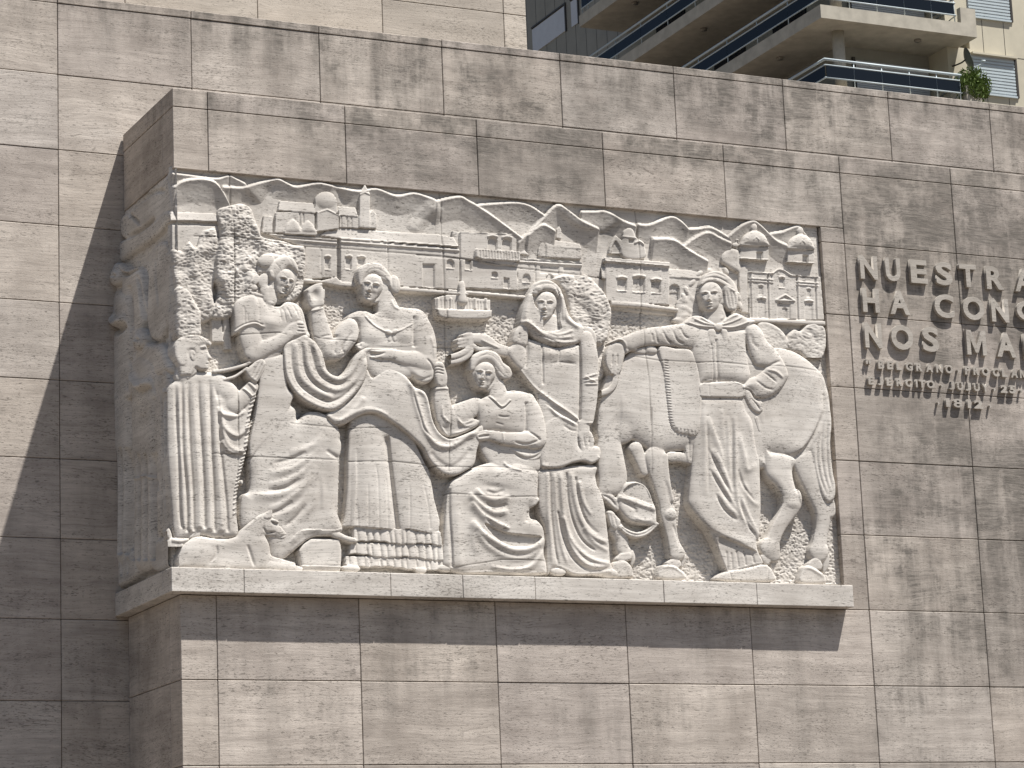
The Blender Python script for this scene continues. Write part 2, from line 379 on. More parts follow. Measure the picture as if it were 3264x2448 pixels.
class Part:
    def __init__(s, name, bb, zref=0.05, step=2.6, xs=1.0, plane='Y'):
        s.name = name; s.plane = plane; s.zref = zref; s.xs = xs
        s.gx = np.arange(bb[0]*xs, bb[2]*xs+step, step); s.gy = np.arange(bb[1], bb[3]+step, step)
        s.q = 2.765; s.step = step; s.X, s.Y = np.meshgrid(s.gx, s.gy)
        s.h = np.full(s.X.shape, -1.0); s.label = None; ALL.append(s)
    def win(s, p, m):
        lo = p.min(0)-m; hi = p.max(0)+m
        i0 = max(0, int((lo[0]-s.gx[0])/s.step)); i1 = min(len(s.gx), int((hi[0]-s.gx[0])/s.step)+2)
        j0 = max(0, int((lo[1]-s.gy[0])/s.step)); j1 = min(len(s.gy), int((hi[1]-s.gy[0])/s.step)+2)
        if i1 <= i0 or j1 <= j0: return (slice(0, 0), slice(0, 0))
        return (slice(j0, j1), slice(i0, i1))
    def P(s, pts): p = np.array(pts, float); p[:, 0] *= s.xs; return p
    def sdf(s, pts, w):
        X, Y = s.X[w], s.Y[w]; d2 = np.full(X.shape, 1e12); ins = np.zeros(X.shape, bool)
        q = np.roll(pts, -1, 0)
        for (ax, ay), (bx, by) in zip(pts, q):
            ex, ey = bx-ax, by-ay; L = ex*ex+ey*ey
            if L < 1e-9: continue
            t = np.clip(((X-ax)*ex+(Y-ay)*ey)/L, 0, 1)
            dx = X-ax-t*ex; dy = Y-ay-t*ey; np.minimum(d2, dx*dx+dy*dy, out=d2)
            if abs(ey) > 1e-9:
                c = ((ay <= Y) != (by <= Y)) & (X < ax+(Y-ay)*ex/ey); ins ^= c
        d = np.sqrt(d2); return np.where(ins, d, -d)
    def line(s, pts, w):
        """distance to an open line, place along it 0..1 and the side (+ on its right when walking along, y down)"""
        X, Y = s.X[w], s.Y[w]; d2 = np.full(X.shape, 1e12); T = np.zeros(X.shape); S = np.zeros(X.shape)
        seg = np.diff(pts, axis=0); ln = np.hypot(seg[:, 0], seg[:, 1]); cum = np.concatenate([[0], np.cumsum(ln)]); tot = max(cum[-1], 1e-6)
        for k in range(len(seg)):
            ex, ey = seg[k]; L = ex*ex+ey*ey
            if L < 1e-9: continue
            rx = X-pts[k, 0]; ry = Y-pts[k, 1]; t = np.clip((rx*ex+ry*ey)/L, 0, 1)
            dx = rx-t*ex; dy = ry-t*ey; dd = dx*dx+dy*dy; b = dd < d2
            d2 = np.where(b, dd, d2); T = np.where(b, (cum[k]+t*ln[k])/tot, T); S = np.where(b, np.sign(ex*ry-ey*rx), S)
        return np.sqrt(d2), T, S
    def put(s, w, z, k=0.0):
        a = s.h[w]
        if k > 0: s.h[w] = np.maximum(a, z)+np.where(a > -0.5, np.maximum(k-np.abs(a-z), 0)**2/(4*k), 0)
        else: s.h[w] = np.maximum(a, z)
    def blob(s, pts, z0, Hh, R, k=0.0, sharp=False, tilt=None):
        p = s.P(pts); p = p if sharp else spl(p); w = s.win(p, 9)
        d = s.sdf(p, w); t = np.clip(d/(R*(0.62 if R > 40 else 1)/s.q), 0, 1); z = z0+Hh*np.sqrt(np.maximum(0, 1-(1-t)**2))
        if tilt: # (dz over the piece's height, growing downwards)
            y0, y1 = p[:, 1].min(), p[:, 1].max(); z = z+tilt*np.clip((s.Y[w]-y0)/(y1-y0), 0, 1)
        z = np.where(d < 0, z+d*SL, z); s.put(w, z, k)
    def plate(s, pts, z, tilt=None): s.blob(pts, z-0.004, 0.004, 3.0*s.q, 0, True, tilt)
    def cut(s, pts, z, sharp=True):
        p = s.P(pts); p = p if sharp else spl(p); w = s.win(p, 4); d = s.sdf(p, w)
        s.h[w] = np.where(s.h[w] > -0.5, np.minimum(s.h[w], z+np.maximum(0, -d)*SL), s.h[w])
    def tube(s, pts, r, z, flat=0.6, k=0.006, smooth=True):
        """limb: radii r and axis heights z per point (photo pixels of this frame, metres)"""
        p = s.P(pts); n = len(p); r = np.array(r if hasattr(r, '__len__') else [r]*n, float); z = np.array(z if hasattr(z, '__len__') else [z]*n, float)
        q = np.column_stack([p, r/s.q, z]); q = spl(q, False, 4) if smooth and n > 2 else q
        w = s.win(q[:, :2], q[:, 2].max()+9); X, Y = s.X[w], s.Y[w]; best = np.full(X.shape, -1.0)
        for a, b in zip(q[:-1], q[1:]):
            ex, ey = b[0]-a[0], b[1]-a[1]; L = ex*ex+ey*ey
            if L < 1e-9: continue
            t = np.clip(((X-a[0])*ex+(Y-a[1])*ey)/L, 0, 1); d = np.hypot(X-a[0]-t*ex, Y-a[1]-t*ey)
            rr = a[2]+t*(b[2]-a[2]); zz = a[3]+t*(b[3]-a[3])
            v = np.where(d < rr, zz+PXM*flat*np.sqrt(np.maximum(0, rr*rr-d*d)), zz-(d-rr)*SL); best = np.maximum(best, v)
        s.put(w, best, k)
    def ell(s, c, rx, ry, ang, z0, Hh, k=0.006):
        c = s.P(c if isinstance(c, list) else [c])[0]; rx /= s.q; ry /= s.q; m = max(rx, ry); w = s.win(np.array([c-m, c+m]), 9)
        a = math.radians(ang); dx = s.X[w]-c[0]; dy = s.Y[w]-c[1]
        u = (dx*math.cos(a)+dy*math.sin(a))/rx; v = (-dx*math.sin(a)+dy*math.cos(a))/ry; q = np.sqrt(u*u+v*v)
        z = np.where(q < 1, z0+Hh*np.sqrt(np.maximum(0, 1-q*q)), z0-(q-1)*min(rx, ry)*SL); s.put(w, z, k)
    def add(s, w, dz): s.h[w] = np.where(s.h[w] > -0.075, s.h[w]+dz, s.h[w])
    def dent(s, c, rx, ry, ang, amp):
        c = s.P(c if isinstance(c, list) else [c])[0]; rx /= s.q; ry /= s.q; m = 2.2*max(rx, ry); w = s.win(np.array([c-m, c+m]), 0)
        a = math.radians(ang); dx = s.X[w]-c[0]; dy = s.Y[w]-c[1]
        u = (dx*math.cos(a)+dy*math.sin(a))/rx; v = (-dx*math.sin(a)+dy*math.cos(a))/ry
        s.add(w, amp*np.exp(-(u*u+v*v)))
    def ridge(s, pts, wl, wr, amp, e0=0.18, e1=0.18, smooth=True):
        """fold: amp high on the line, falling off over wl to its left, wr to its right; e0/e1 fade its ends"""
        wl /= s.q; wr /= s.q; p = s.P(pts); p = spl(p, False) if smooth else p; w = s.win(p, 2.6*max(wl, wr)); d, T, S = s.line(p, w)
        ww = np.where(S < 0, wl, wr); f = np.exp(-(d/ww)**2)
        if e0 > 0: f = f*np.clip(T/e0, 0, 1)**0.7
        if e1 > 0: f = f*np.clip((1-T)/e1, 0, 1)**0.7
        s.add(w, amp*f)
    def step_(s, pts, wd, amp, e=0.1):
        """cloth edge: raised by amp on the left of the line, fading over wd, nothing on the right"""
        wd /= s.q; p = spl(s.P(pts), False); w = s.win(p, 2.6*wd); d, T, S = s.line(p, w)
        f = np.where(S < 0, np.exp(-(d/wd)**2), np.clip(1-d*SL/max(abs(amp), 1e-3), 0, 1))*np.clip(T/e, 0, 1)*np.clip((1-T)/e, 0, 1)
        s.add(w, amp*f)
    def rough(s, amp, sx, sy, seed=3, poly=None, kind='tool'):
        w = (slice(None), slice(None)); m = 1.0
        if poly is not None:
            p = spl(s.P(poly)); w = s.win(p, 2); m = np.clip(s.sdf(p, w)/4, 0, 1)
        X, Y = s.X[w], s.Y[w]
        wx = X+14*(vnoise(X, Y, 40, 40, seed+1)-.5); wy = Y+14*(vnoise(X, Y, 33, 33, seed+2)-.5)
        a = vnoise(wx, wy, sx, sy, seed); b = vnoise(wx+77, wy+31, sx*.55, sy*.55, seed+5)
        if kind == 'tool': f = 1-np.abs(2*a-1)*1.3+(b-.5)*.7
        else: f = (a-.5)*1.4+(b-.5)*.8
        s.add(w, amp*f*m)
    def dome(s, c, rx, ry, ang, z0, Hh, k=0.006, pw=3.0):
        """like ell but with a flatter front and steeper rim"""
        c = s.P(c if isinstance(c, list) else [c])[0]; rx /= s.q; ry /= s.q; m = max(rx, ry); w = s.win(np.array([c-m, c+m]), 9)
        a = math.radians(ang); dx = s.X[w]-c[0]; dy = s.Y[w]-c[1]
        u = (dx*math.cos(a)+dy*math.sin(a))/rx; v = (-dx*math.sin(a)+dy*math.cos(a))/ry; q = np.sqrt(u*u+v*v)
        z = np.where(q < 1, z0+Hh*np.sqrt(np.maximum(0, 1-q**pw)), z0-(q-1)*min(rx, ry)*SL); s.put(w, z, k)
    def face(s, c, hh, ang=0, yaw=0.0, z=0.08, nod=0.0, depth=1.0):
        """a face: c centre, hh half its height in pixels, ang its tilt in degrees, yaw -1..1 towards the left or right, nod how far it is bowed"""
        a = math.radians(ang); ca, sa = math.cos(a), math.sin(a); cx, cy = c[0] if isinstance(c, list) else c
        L = lambda x, y: [(cx+hh/s.q*(x*ca-y*sa), cy+hh/s.q*(x*sa+y*ca))]
        u = hh/s.q*PXM*depth*1.2; g = yaw*0.32; D_ = s.dent; K = lambda x, y, rx, ry, am: s.dent(L(x, y), hh*rx, hh*ry, ang, u*am)
        s.dome(L(0, -0.12), hh*0.70, hh*0.80, ang, z, u*0.42, 0.004); s.dome(L(g*0.35, 0.34), hh*0.56, hh*0.66, ang, z, u*0.42, 0.010)
        for sd in (-1, 1):
            far = 1-0.35*max(0, sd*yaw); ex = g*1.05+sd*0.32*far
            K(ex, -0.10, 0.19*far, 0.09, -0.15); K(ex, -0.045, 0.16*far, 0.055, 0.10)
            s.ridge(L(ex-0.17*far, -0.03)+L(ex, -0.06)+L(ex+0.17*far, -0.03), hh*0.022, hh*0.022, -u*0.04, .1, .1)
            s.ridge(L(ex-0.22*far, -0.19)+L(ex, -0.25)+L(ex+0.22*far, -0.19), hh*0.055, hh*0.05, u*0.12)
            K(g*0.8+sd*0.34, 0.24, 0.17, 0.17, 0.07)
        s.ridge(L(g*1.05, -0.26)+L(g*1.25, 0.0)+L(g*1.5, 0.30), hh*0.075, hh*0.075, u*0.30, 0.45, 0.04)
        K(g*1.5, 0.29, 0.085, 0.07, 0.16); K(g*1.4-0.09, 0.31, 0.05, 0.05, 0.08); K(g*1.4+0.09, 0.31, 0.05, 0.05, 0.08); K(g*1.35, 0.40, 0.13, 0.035, -0.16)
        s.ridge(L(g*1.25-0.21, 0.535)+L(g*1.3, 0.50)+L(g*1.25+0.21, 0.535), hh*0.035, hh*0.03, u*0.14); s.ridge(L(g*1.25-0.22, 0.56)+L(g*1.3, 0.56)+L(g*1.25+0.22, 0.56), hh*0.022, hh*0.022, -u*0.13)
        s.ridge(L(g*1.25-0.16, 0.615)+L(g*1.3, 0.635)+L(g*1.25+0.16, 0.615), hh*0.04, hh*0.04, u*0.13)
        K(g*1.2, 0.72, 0.15, 0.035, -0.12); K(g*1.1, 0.87, 0.15, 0.10, 0.14)
        if nod:
            p = np.array([cx, cy]); p[0] *= s.xs; w = s.win(np.array([p-hh/s.q*1.1, p+hh/s.q*1.1]), 0); dx = (s.X[w]-p[0])/(hh/s.q); dy = (s.Y[w]-p[1])/(hh/s.q)
            xl = dx*ca+dy*sa; yl = -dx*sa+dy*ca; m_ = np.clip(1.6-1.6*np.sqrt((xl/.8)**2+(yl/1.05)**2), 0, 1); s.add(w, -nod*u*(yl+0.1)*m_)
    def hair(s, pts, wdt, amp, n=None):
        s.ridge(pts, wdt, wdt, amp, 0.2, 0.2)
    def build(s, parent, mat, label=None):
        g = np.zeros(s.h.shape)
        for jl in JOINTS if s.plane == 'Y' else []:
            p = s.P(jl); w = s.win(p, 8)
            if s.h[w].size: 
                d, T, S = s.line(p, w); s.add(w, -0.006*np.exp(-(d/2.0)**2)); g[w] = np.maximum(g[w], np.exp(-(d/2.0)**2)*(0.15+0.6*vnoise(s.X[w], s.Y[w], 40, 40, 5)))
        if s.plane == 'Y': s.h = np.where(s.h > -0.05, s.h, s.h)
        if s.plane == 'Y' and s.name.startswith('carved_') and s.zref == 0: s.h = np.where(s.h > -0.045, -0.03+(s.h+0.03)*0.68, s.h)
        if s.plane == 'Y' and s.zref > 0.04: s.h = np.where(s.h > 0.03, 0.03+(s.h-0.03)*0.6, s.h); s.h = np.where(s.h > -0.055, -0.055+(s.h+0.055)*0.84, s.h)
        h = np.maximum(s.h, FLOOR if s.plane == 'Y' else -0.022); ok = s.h > FLOOR
        cell = ok[:-1, :-1] | ok[1:, :-1] | ok[:-1, 1:] | ok[1:, 1:]
        used = np.zeros(h.shape, bool); used[:-1, :-1] |= cell; used[1:, :-1] |= cell; used[:-1, 1:] |= cell; used[1:, 1:] |= cell
        ids = np.full(h.shape, -1); ids[used] = np.arange(used.sum())
        px = s.X[used]/s.xs-IW/2; py = s.Y[used]-IH/2; hh = h[used]
        d = CF[None]*FPX+CR[None]*px[:, None]-CU[None]*py[:, None]
        if s.plane == 'Y':
            W = CAM+d*((-s.zref-CAM[1])/d[:, 1])[:, None]; W[:, 1] = -hh
        else:
            W = CAM+d*((-s.zref-CAM[0])/d[:, 0])[:, None]; W[:, 0] = -hh; W[:, 1] = np.maximum(W[:, 1], -0.006)
        j, i = np.nonzero(cell)
        Q = np.column_stack([ids[j, i], ids[j+1, i], ids[j+1, i+1], ids[j, i+1]]).astype(np.int32)
        org = np.array([W[:, 0].mean(), W[:, 1].max(), W[:, 2].min()])
        me = bpy.data.meshes.new(s.name); me.vertices.add(len(W)); me.vertices.foreach_set('co', (W-org).astype(np.float32).ravel())
        me.loops.add(Q.size); me.loops.foreach_set('vertex_index', Q.ravel())
        me.polygons.add(len(Q)); me.polygons.foreach_set('loop_start', np.arange(0, Q.size, 4, dtype=np.int32))
        me.update(calc_edges=True); me.polygons.foreach_set('use_smooth', np.ones(len(Q), bool)); me.materials.append(mat)
        ga = me.attributes.new('joint', 'FLOAT', 'POINT'); ga.data.foreach_set('value', g[used].astype(np.float32))
        o = obj(s.name, me, parent); o.location = org - off(parent)
        if label: o['label'] = label
        s.o = o; return o
# ------------------------------------------------------------------ the carved panel
relief = empty('carved_relief', 'pale carved stone relief of women holding a long cloth, a man and a horse', 'relief', (0, 0, BOT))
RM = M['relief']
box('backing', (0.085, 0.0845, BOT), (PR+0.004, 0.0888, TOP), RM, relief)
# ledge under the figures
lx = [hitY((q, 1850), -0.115)[0] for q in (778, 1245, 1475, 1705, 2114, 2410)] + [5.497]
lx = [-0.1] + lx
for a, b2 in zip(lx[:-1], lx[1:]):
    box('ledge_stone', (a+(0.001 if a > -0.05 else 0), -0.115+random.uniform(-.0015, .0015), -3.596), (b2-0.0015, 0.083, BOT), RM, relief, 0.004)
box('ledge_stone', (-0.1, 0.0845, -3.596), (0.083, 0.62, BOT), RM, relief, 0.004)
box('ledge_stone', (-0.1, 0.623, -3.596), (0.083, D-0.002, BOT), RM, relief, 0.004)

def crest(P, pts, z, a, w1, w2, fall):
    """hill: flat-topped bevel along the crest line, then a face leaning back below it"""
    p = spl(P.P(pts), False, 4); w = P.win(np.vstack([p, p+[0, 240]]), 6)
    X, Y = P.X[w], P.Y[w]; yl = np.interp(X, p[:, 0], p[:, 1], left=1e6, right=1e6); dy = Y-yl
    v = z+a*np.clip(dy/w1, 0, 1)-fall*np.clip((dy-w1)/w2, 0, 1)**0.8
    edge = np.minimum(X-p[0, 0], p[-1, 0]-X); v = v+np.minimum(0, edge-2)*0.004
    v = np.where(dy < 0, -1.0, v); P.put(w, v)

# --- background: sky field, rough ground and hills
g0 = Part('stone_ground', (546, 525, 2700, 1875), zref=-0.03, step=2.4); g0.q = 2.212
g0.plate([(548, 528), (2604, 712), (2640, 1100), (2694, 1864), (549, 1822)], -0.034)
gr = T1('40,560 1000,800 2212,900') + T2('1370,850 1840,900') + T3('2020,1060') + [(2692, 1862), (549, 1820)]
g0.cut(gr, -0.058)
g0.rough(0.007, 7, 6, 11, poly=gr, kind='tool')
g0.rough(0.0008, 9, 9, 21, kind='soft')
hl = Part('hills', (546, 525, 2640, 930), zref=-0.01, step=2.6); hl.q = 2.212
CRS = [(T1('40,54 150,68 350,92 440,72 500,98 565,132'), -.03), (T1('395,152 540,158 640,130 780,98 850,128 920,152 1070,126 1180,148 1350,182 1480,166 1620,216 1740,196 1830,220 1905,250'), -.024),
       (T1('45,162 100,122 180,102 270,102 345,128 400,200 452,300'), -.012),
       (T2('130,80 200,62 300,46 360,78 420,110 560,206 700,310 745,345'), -.018), (T2('415,106 560,92 700,86 800,112 905,184'), -.026),
       (T2('705,372 790,290 880,202 980,106 1060,150 1160,222 1280,276'), -.016), (T2('770,320 830,270 885,246 970,292'), -.006),
       (T2('1150,152 1250,150 1330,150 1440,210 1545,252'), -.024), (T2('1555,238 1640,242 1780,186 1850,210 1915,272'), -.026), (T2('1905,272 1980,268 2065,258 2150,300 2215,342'), -.03),
       (T2('1655,345 1800,350 1920,430 2050,502'), -.012), (T2('1865,402 1960,332 2050,296 2130,335 2215,372'), -.02),
       (T3('1168,262 1280,172 1380,130 1440,162 1530,250 1600,310 1692,348'), -.024), (T3('1535,242 1650,222 1770,174 1830,222 1890,310 1925,380'), -.03)]
for pts, z in CRS: crest(hl, pts, z+.004, 0.024, 10, 70, 0.044)
hl.ridge(T1('1890,262 1800,350 1690,470'), 70, 30, 0.012); hl.ridge(T2('150,110 60,210 -40,310'), 60, 30, .010)
hl.ridge(T1('545,160 640,240 700,300'), 60, 20, .010); hl.ridge(T1('780,120 720,220 690,330'), 40, 40, -.012); hl.ridge(T1('1180,150 1250,250 1290,300'), 30, 30, -.01)
hl.ridge(T2('980,130 1120,250 1270,290'), 60, 20, .012); hl.ridge(T2('1440,215 1360,260 1280,310'), 20, 60, .012)
hl.rough(0.0008, 8, 6, 31, kind='soft')
# --- carved town
def win_cut(P, fr, x0, y0, x1, y1, z, arch=False, hood=0.0, sill=True):
    t = (x1-x0)*0.05
    if arch:
        xm = (x0+x1)/2; r = (x1-x0)/2; pts = ' '.join('%g,%g' % (xm-r*math.cos(math.pi*k/8), y0+r-r*math.sin(math.pi*k/8)) for k in range(9)) + ' %g,%g %g,%g' % (x1, y1, x0, y1+0)
    else: pts = '%g,%g %g,%g %g,%g %g,%g' % (x0, y0, x1, y0+t, x1, y1+t, x0, y1)
    P.cut(fr(pts), z)
    if hood: P.ridge(fr('%g,%g %g,%g %g,%g' % (x0-6, y0-4, (x0+x1)/2, y0-12, x1+6, y0-2)), 7, 7, hood, 0.02, 0.02)
    if sill: P.ridge(fr('%g,%g %g,%g' % (x0-4, y1+3, x1+4, y1+3+t)), 4, 4, 0.008, 0.02, 0.02, False)
ch = Part('carved_chapel', (820, 570, 1215, 760), zref=0, step=2.3); ch.q = 2.212
ch.plate(T1('690,365 755,366 755,492 680,490'), -.008); ch.plate(T1('775,340 1052,346 1052,482 768,490'), 0.0)
ch.plate(T1('805,258 1042,278 1056,352 790,332'), -.012, 0.02); ch.plate(T1('1215,298 1340,308 1358,378 1218,366'), -.012, 0.02)
ch.plate(T1('1052,262 1208,268 1212,352 1050,346'), 0.004); ch.ell(T1('1128,262'), 78, 66, 0, -0.01, 0.03); ch.plate(T1('1118,180 1138,180 1138,205 1118,205'), -0.006)
ch.plate(T1('1060,352 1135,324 1222,366 1216,462 1062,484'), 0.012); ch.ridge(T1('1055,352 1135,326 1225,368'), 5, 5, .008, 0, 0, False)
ch.plate(T1('1226,370 1362,376 1362,458 1226,452'), 0.0)
for x in (1238, 1278, 1310): ch.ridge(T1('%d,378 %d,450' % (x, x)), 4, 4, -0.012, 0, 0, False)
ch.plate(T1('1364,212 1400,146 1437,212 1437,462 1360,452'), 0.014); ch.ridge(T1('1366,222 1400,205 1437,222'), 4, 4, .007, 0, 0, False)
ch.blob(T1('1430,460 1432,345 1455,326 1488,352 1490,462'), -0.012, 0.012, 12, 0, True)
for c in ('845,490 846,440 868,412 895,394 922,412 944,440 952,488', '958,488 964,440 980,418 1000,404 1024,420 1046,450 1058,492'): ch.blob(T1(c), 0.004, 0.02, 35)
ch.plate(T1('832,472 1066,488 1062,512 830,500'), 0.016); ch.ridge(T1('945,350 945,470'), 5, 5, -.012, 0, 0, False); ch.ridge(T1('970,350 970,420'), 5, 5, -.012, 0, 0, False)
lh = Part('carved_long_house', (545, 660, 1470, 960), zref=0, step=2.5); lh.q = 2.212
lh.plate(T1('36,336 368,350 368,412 28,404'), -.012, .028); lh.plate(T1('42,430 372,440 372,640 42,630'), -0.004)
lh.plate(T1('1085,508 1160,452 1250,452 1600,478 1930,498 2032,520 2066,590 1235,532'), -.016, .03)
lh.plate(T1('690,490 1210,535 1205,800 970,818 985,590'), -0.008); lh.plate(T1('1228,530 2068,600 2072,892 1232,842'), 0.004)
for y in (0, 24): lh.ridge(T1('690,%d 1205,%d' % (497+y, 540+y)), 7, 7, .014, 0, 0, False); lh.ridge(T1('1228,%d 2066,%d' % (530+y, 592+y)), 7, 7, .014, 0, 0, False)
lh.ridge(T1('1564,545 1564,760'), 5, 5, -.010, 0, 0, False); lh.ridge(T1('1098,610 1098,800'), 5, 5, -.008, 0, 0, False)
win_cut(lh, T1, 1128, 662, 1160, 745, -0.024, hood=.012); win_cut(lh, T1, 1270, 662, 1308, 745, -0.014, hood=.012); win_cut(lh, T1, 1355, 666, 1400, 745, -0.014, hood=.012)
win_cut(lh, T1, 1812, 708, 1892, 872, -0.012); win_cut(lh, T1, 1980, 678, 2030, 738, -0.014, True); win_cut(lh, T1, 2108, 690, 2155, 750, -0.014)
lh.blob(T1('965,812 1100,825 1200,800 1240,835 1650,868 2075,905 2075,930 1650,900 1230,868 1120,846 965,838'), 0.0, 0.012, 10, 0, True)
bh = Part('carved_balcony_house', (1430, 725, 1880, 955), zref=0, step=2.4); bh.q = 2.212
bh.plate(T2('250,294 306,308 302,700 262,690'), -0.012); bh.plate(T2('304,306 704,322 704,480 712,722 308,700'), 0.012); bh.ridge(T2('250,292 310,304 704,322'), 6, 6, .01, 0, 0, False)
win_cut(bh, T2, 500, 345, 562, 440, -0.010, True, 0.012, False); win_cut(bh, T2, 602, 352, 664, 446, -0.010, True, 0.012, False)
bh.plate(T2('708,400 745,410 800,470 712,462'), -0.02, .02)
bh.plate(T2('708,490 1168,520 1168,640 712,720'), -0.004)
for y in (0, 22): bh.ridge(T2('712,%d 1166,%d' % (492+y, 520+y)), 6, 6, .012, 0, 0, False)
bh.plate(T2('402,488 455,500 700,520 690,548 560,545 450,525'), 0.03); bh.plate(T2('408,430 718,450 718,520 455,505 405,488'), 0.05)
for k in range(14): bh.ridge(T2('%g,%g %g,%g' % (432+k*20.5, 440+k*1.3, 432+k*20.5, 490+k*1.5)), 3.5, 3.5, -.012, 0, 0, False)
win_cut(bh, T2, 340, 505, 385, 572, -0.01); win_cut(bh, T2, 525, 590, 566, 630, -0.006, True); win_cut(bh, T2, 612, 632, 650, 705, -0.006); win_cut(bh, T2, 750, 604, 800, 660, -0.02, True); win_cut(bh, T2, 915, 604, 965, 660, -0.02, True)
bh.cut(T2('872,540 1002,548 1002,604 872,598'), -0.014); bh.cut(T2('1035,548 1160,555 1160,610 1035,604'), -0.014); bh.ridge(T2('838,530 838,660'), 5, 5, -.012, 0, 0, False)
bh.blob(T2('200,708 460,728 820,760 820,785 460,752 200,732'), 0.0, 0.012, 10, 0, True)
cp = Part('carved_church', (1700, 700, 1870, 840), zref=0, step=2.3); cp.q = 2.212
cp.plate(T2('892,348 1150,388 1162,430 916,410'), -.012, .024); cp.plate(T2('914,408 1162,430 1162,500 912,486'), 0.006); cp.blob(T2('852,478 858,420 872,382 892,348 916,408 912,486'), -0.01, 0.006, 20, 0, True)
cp.plate(T2('984,350 990,285 1006,258 1022,290 1022,356'), -.006)
bt = Part('carved_bell_gable', (1930, 715, 2070, 830), zref=0, step=2.3); bt.q = 2.212
bt.plate(T2('1352,460 1360,410 1375,370 1402,328 1446,366 1452,460'), 0.004); bt.cut(T2('1372,456 1376,412 1402,366 1432,410 1440,456'), -0.012)
bt.blob(T2('1448,480 1450,330 1462,292 1500,276 1530,300 1548,345 1590,372 1606,400 1606,492'), 0.0, 0.012, 18); bt.cut(T2('1495,358 1530,360 1530,384 1495,382'), -0.01); bt.ridge(T2('1450,340 1545,350'), 5, 5, .008, 0, 0, False)
bt.ridge(T2('1535,385 1570,375 1600,398'), 5, 5, .012, 0, 0)
ah = Part('carved_arched_house', (1920, 800, 2270, 1010), zref=0, step=2.4); ah.q = 2.212
ah.plate(T2('1160,520 1330,560 1330,640 1165,620'), -.016, .02); ah.plate(T2('1318,486 1778,522 1778,552 1318,516'), 0.022); ah.plate(T2('1330,500 1778,545 1778,822 1332,792'), 0.008); ah.ridge(T2('1326,515 1776,552'), 6, 6, .012, 0, 0, False)
win_cut(ah, T2, 1412, 636, 1475, 718, -0.014, hood=.013); win_cut(ah, T2, 1525, 626, 1606, 728, -0.014, hood=.014); win_cut(ah, T2, 1655, 650, 1718, 736, -0.014, hood=.013)
ah.plate(T2('1775,560 2010,575 2010,640 1775,625'), -.018, .024); ah.plate(T2('1776,620 2010,640 2010,860 1780,825'), -0.006); win_cut(ah, T2, 1786, 676, 1852, 850, -0.04, True, 0, False)
ah.blob(T2('1365,792 1600,808 1845,845 1845,870 1600,840 1365,825'), 0.0, 0.014, 10, 0, True)
ct = Part('carved_cathedral', (2285, 690, 2650, 1050), zref=0, step=2.2)
ct.plate(T3('1262,545 1345,540 1352,960 1290,950 1275,800'), -0.012)
ct.plate(T3('1350,590 1560,600 1610,568 1660,575 1720,610 1770,625 1985,640 2018,1022 1362,1008'), 0.0)
for bx, by, w_ in ((1270, 372, 255), (1685, 402, 240)):
    f = lambda t: T3(' '.join('%g,%g' % (bx+float(a.split(',')[0])*w_, by+float(a.split(',')[1])) for a in t.split()))
    ct.plate(f('0.02,0 1,10 1,125 0,112'), 0.012); ct.plate(f('0.02,5 0.32,8 0.32,110 0,106'), 0.002)
    ct.blob(f('0.02,-4 0.05,-50 0.15,-95 0.32,-128 0.5,-138 0.68,-126 0.84,-95 0.94,-50 0.99,2 0.5,2'), 0.006, 0.045, 95)
    ct.ell(f('0.49,-162'), 28, 40, 0, 0.004, .02); ct.blob(f('0.34,-140 0.42,-225 0.5,-238 0.56,-140'), -.012, .008, 12); ct.ridge(f('-0.02,-4 1.0,8'), 9, 9, .014, 0, 0, False); ct.ridge(f('-0.02,112 1.02,128'), 9, 9, .016, 0, 0, False)
    ct.ridge(f('-0.04,142 1.12,165'), 10, 10, .018, 0, 0, False); win_cut(ct, f, .58, 50, .78, 112, -0.016, False, 0, False)
    ct.ridge(f('.42,-52 .50,-76 .60,-50'), 5, 5, .006, 0, 0, False); ct.ridge(f('.10,-50 .16,-72 .24,-58'), 5, 5, .005, 0, 0, False)
    ct.ridge(f('.38,225 .44,190 .62,178'), 6, 6, .010, 0, 0); ct.ridge(f('.92,175 1.08,190 1.14,228'), 6, 6, .010, 0, 0); ct.ridge(f('.7,205 .76,180 .84,205'), 6, 6, .010, 0, 0, False)
    for y in (225, 282, 305): ct.ridge(f('.36,%d 1.14,%d' % (y, y+14)), 6, 6, .011, 0, 0, False)
for x in (1362, 1515, 1772, 1935): ct.ridge(T3('%d,600 %d,820 %d,1010' % (x, x+4, x+10)), 8, 5, -.016, 0, 0, False); ct.ridge(T3('%d,600 %d,820 %d,1010' % (x+14, x+18, x+24)), 6, 8, .008, 0, 0, False)
ct.ridge(T3('1560,610 1610,575 1660,585 1720,625 1765,628'), 8, 8, .012, 0, 0); win_cut(ct, T3, 1620, 650, 1665, 735, -.014, True, .010); win_cut(ct, T3, 1440, 720, 1475, 800, -.010, True, .006, False); win_cut(ct, T3, 1865, 750, 1895, 820, -.010, True, .006, False)
for x0, y0, x1 in ((1430, 835, 1500), (1845, 860, 1915)): win_cut(ct, T3, x0, y0, x1, y0+165, -.010, True, .012, False); ct.plate(T3('%d,%d %d,%d %d,%d %d,%d' % (x0+30, y0+85, x1-8, y0+85, x1-8, y0+168, x0+30, y0+168)), -.016)
ct.ridge(T3('1592,845 1672,800 1752,852 1592,848'), 7, 7, .014, 0, 0, False); win_cut(ct, T3, 1605, 870, 1720, 1005, -.012, False, 0, False); win_cut(ct, T3, 1650, 910, 1695, 1010, -.022, True, 0, False)
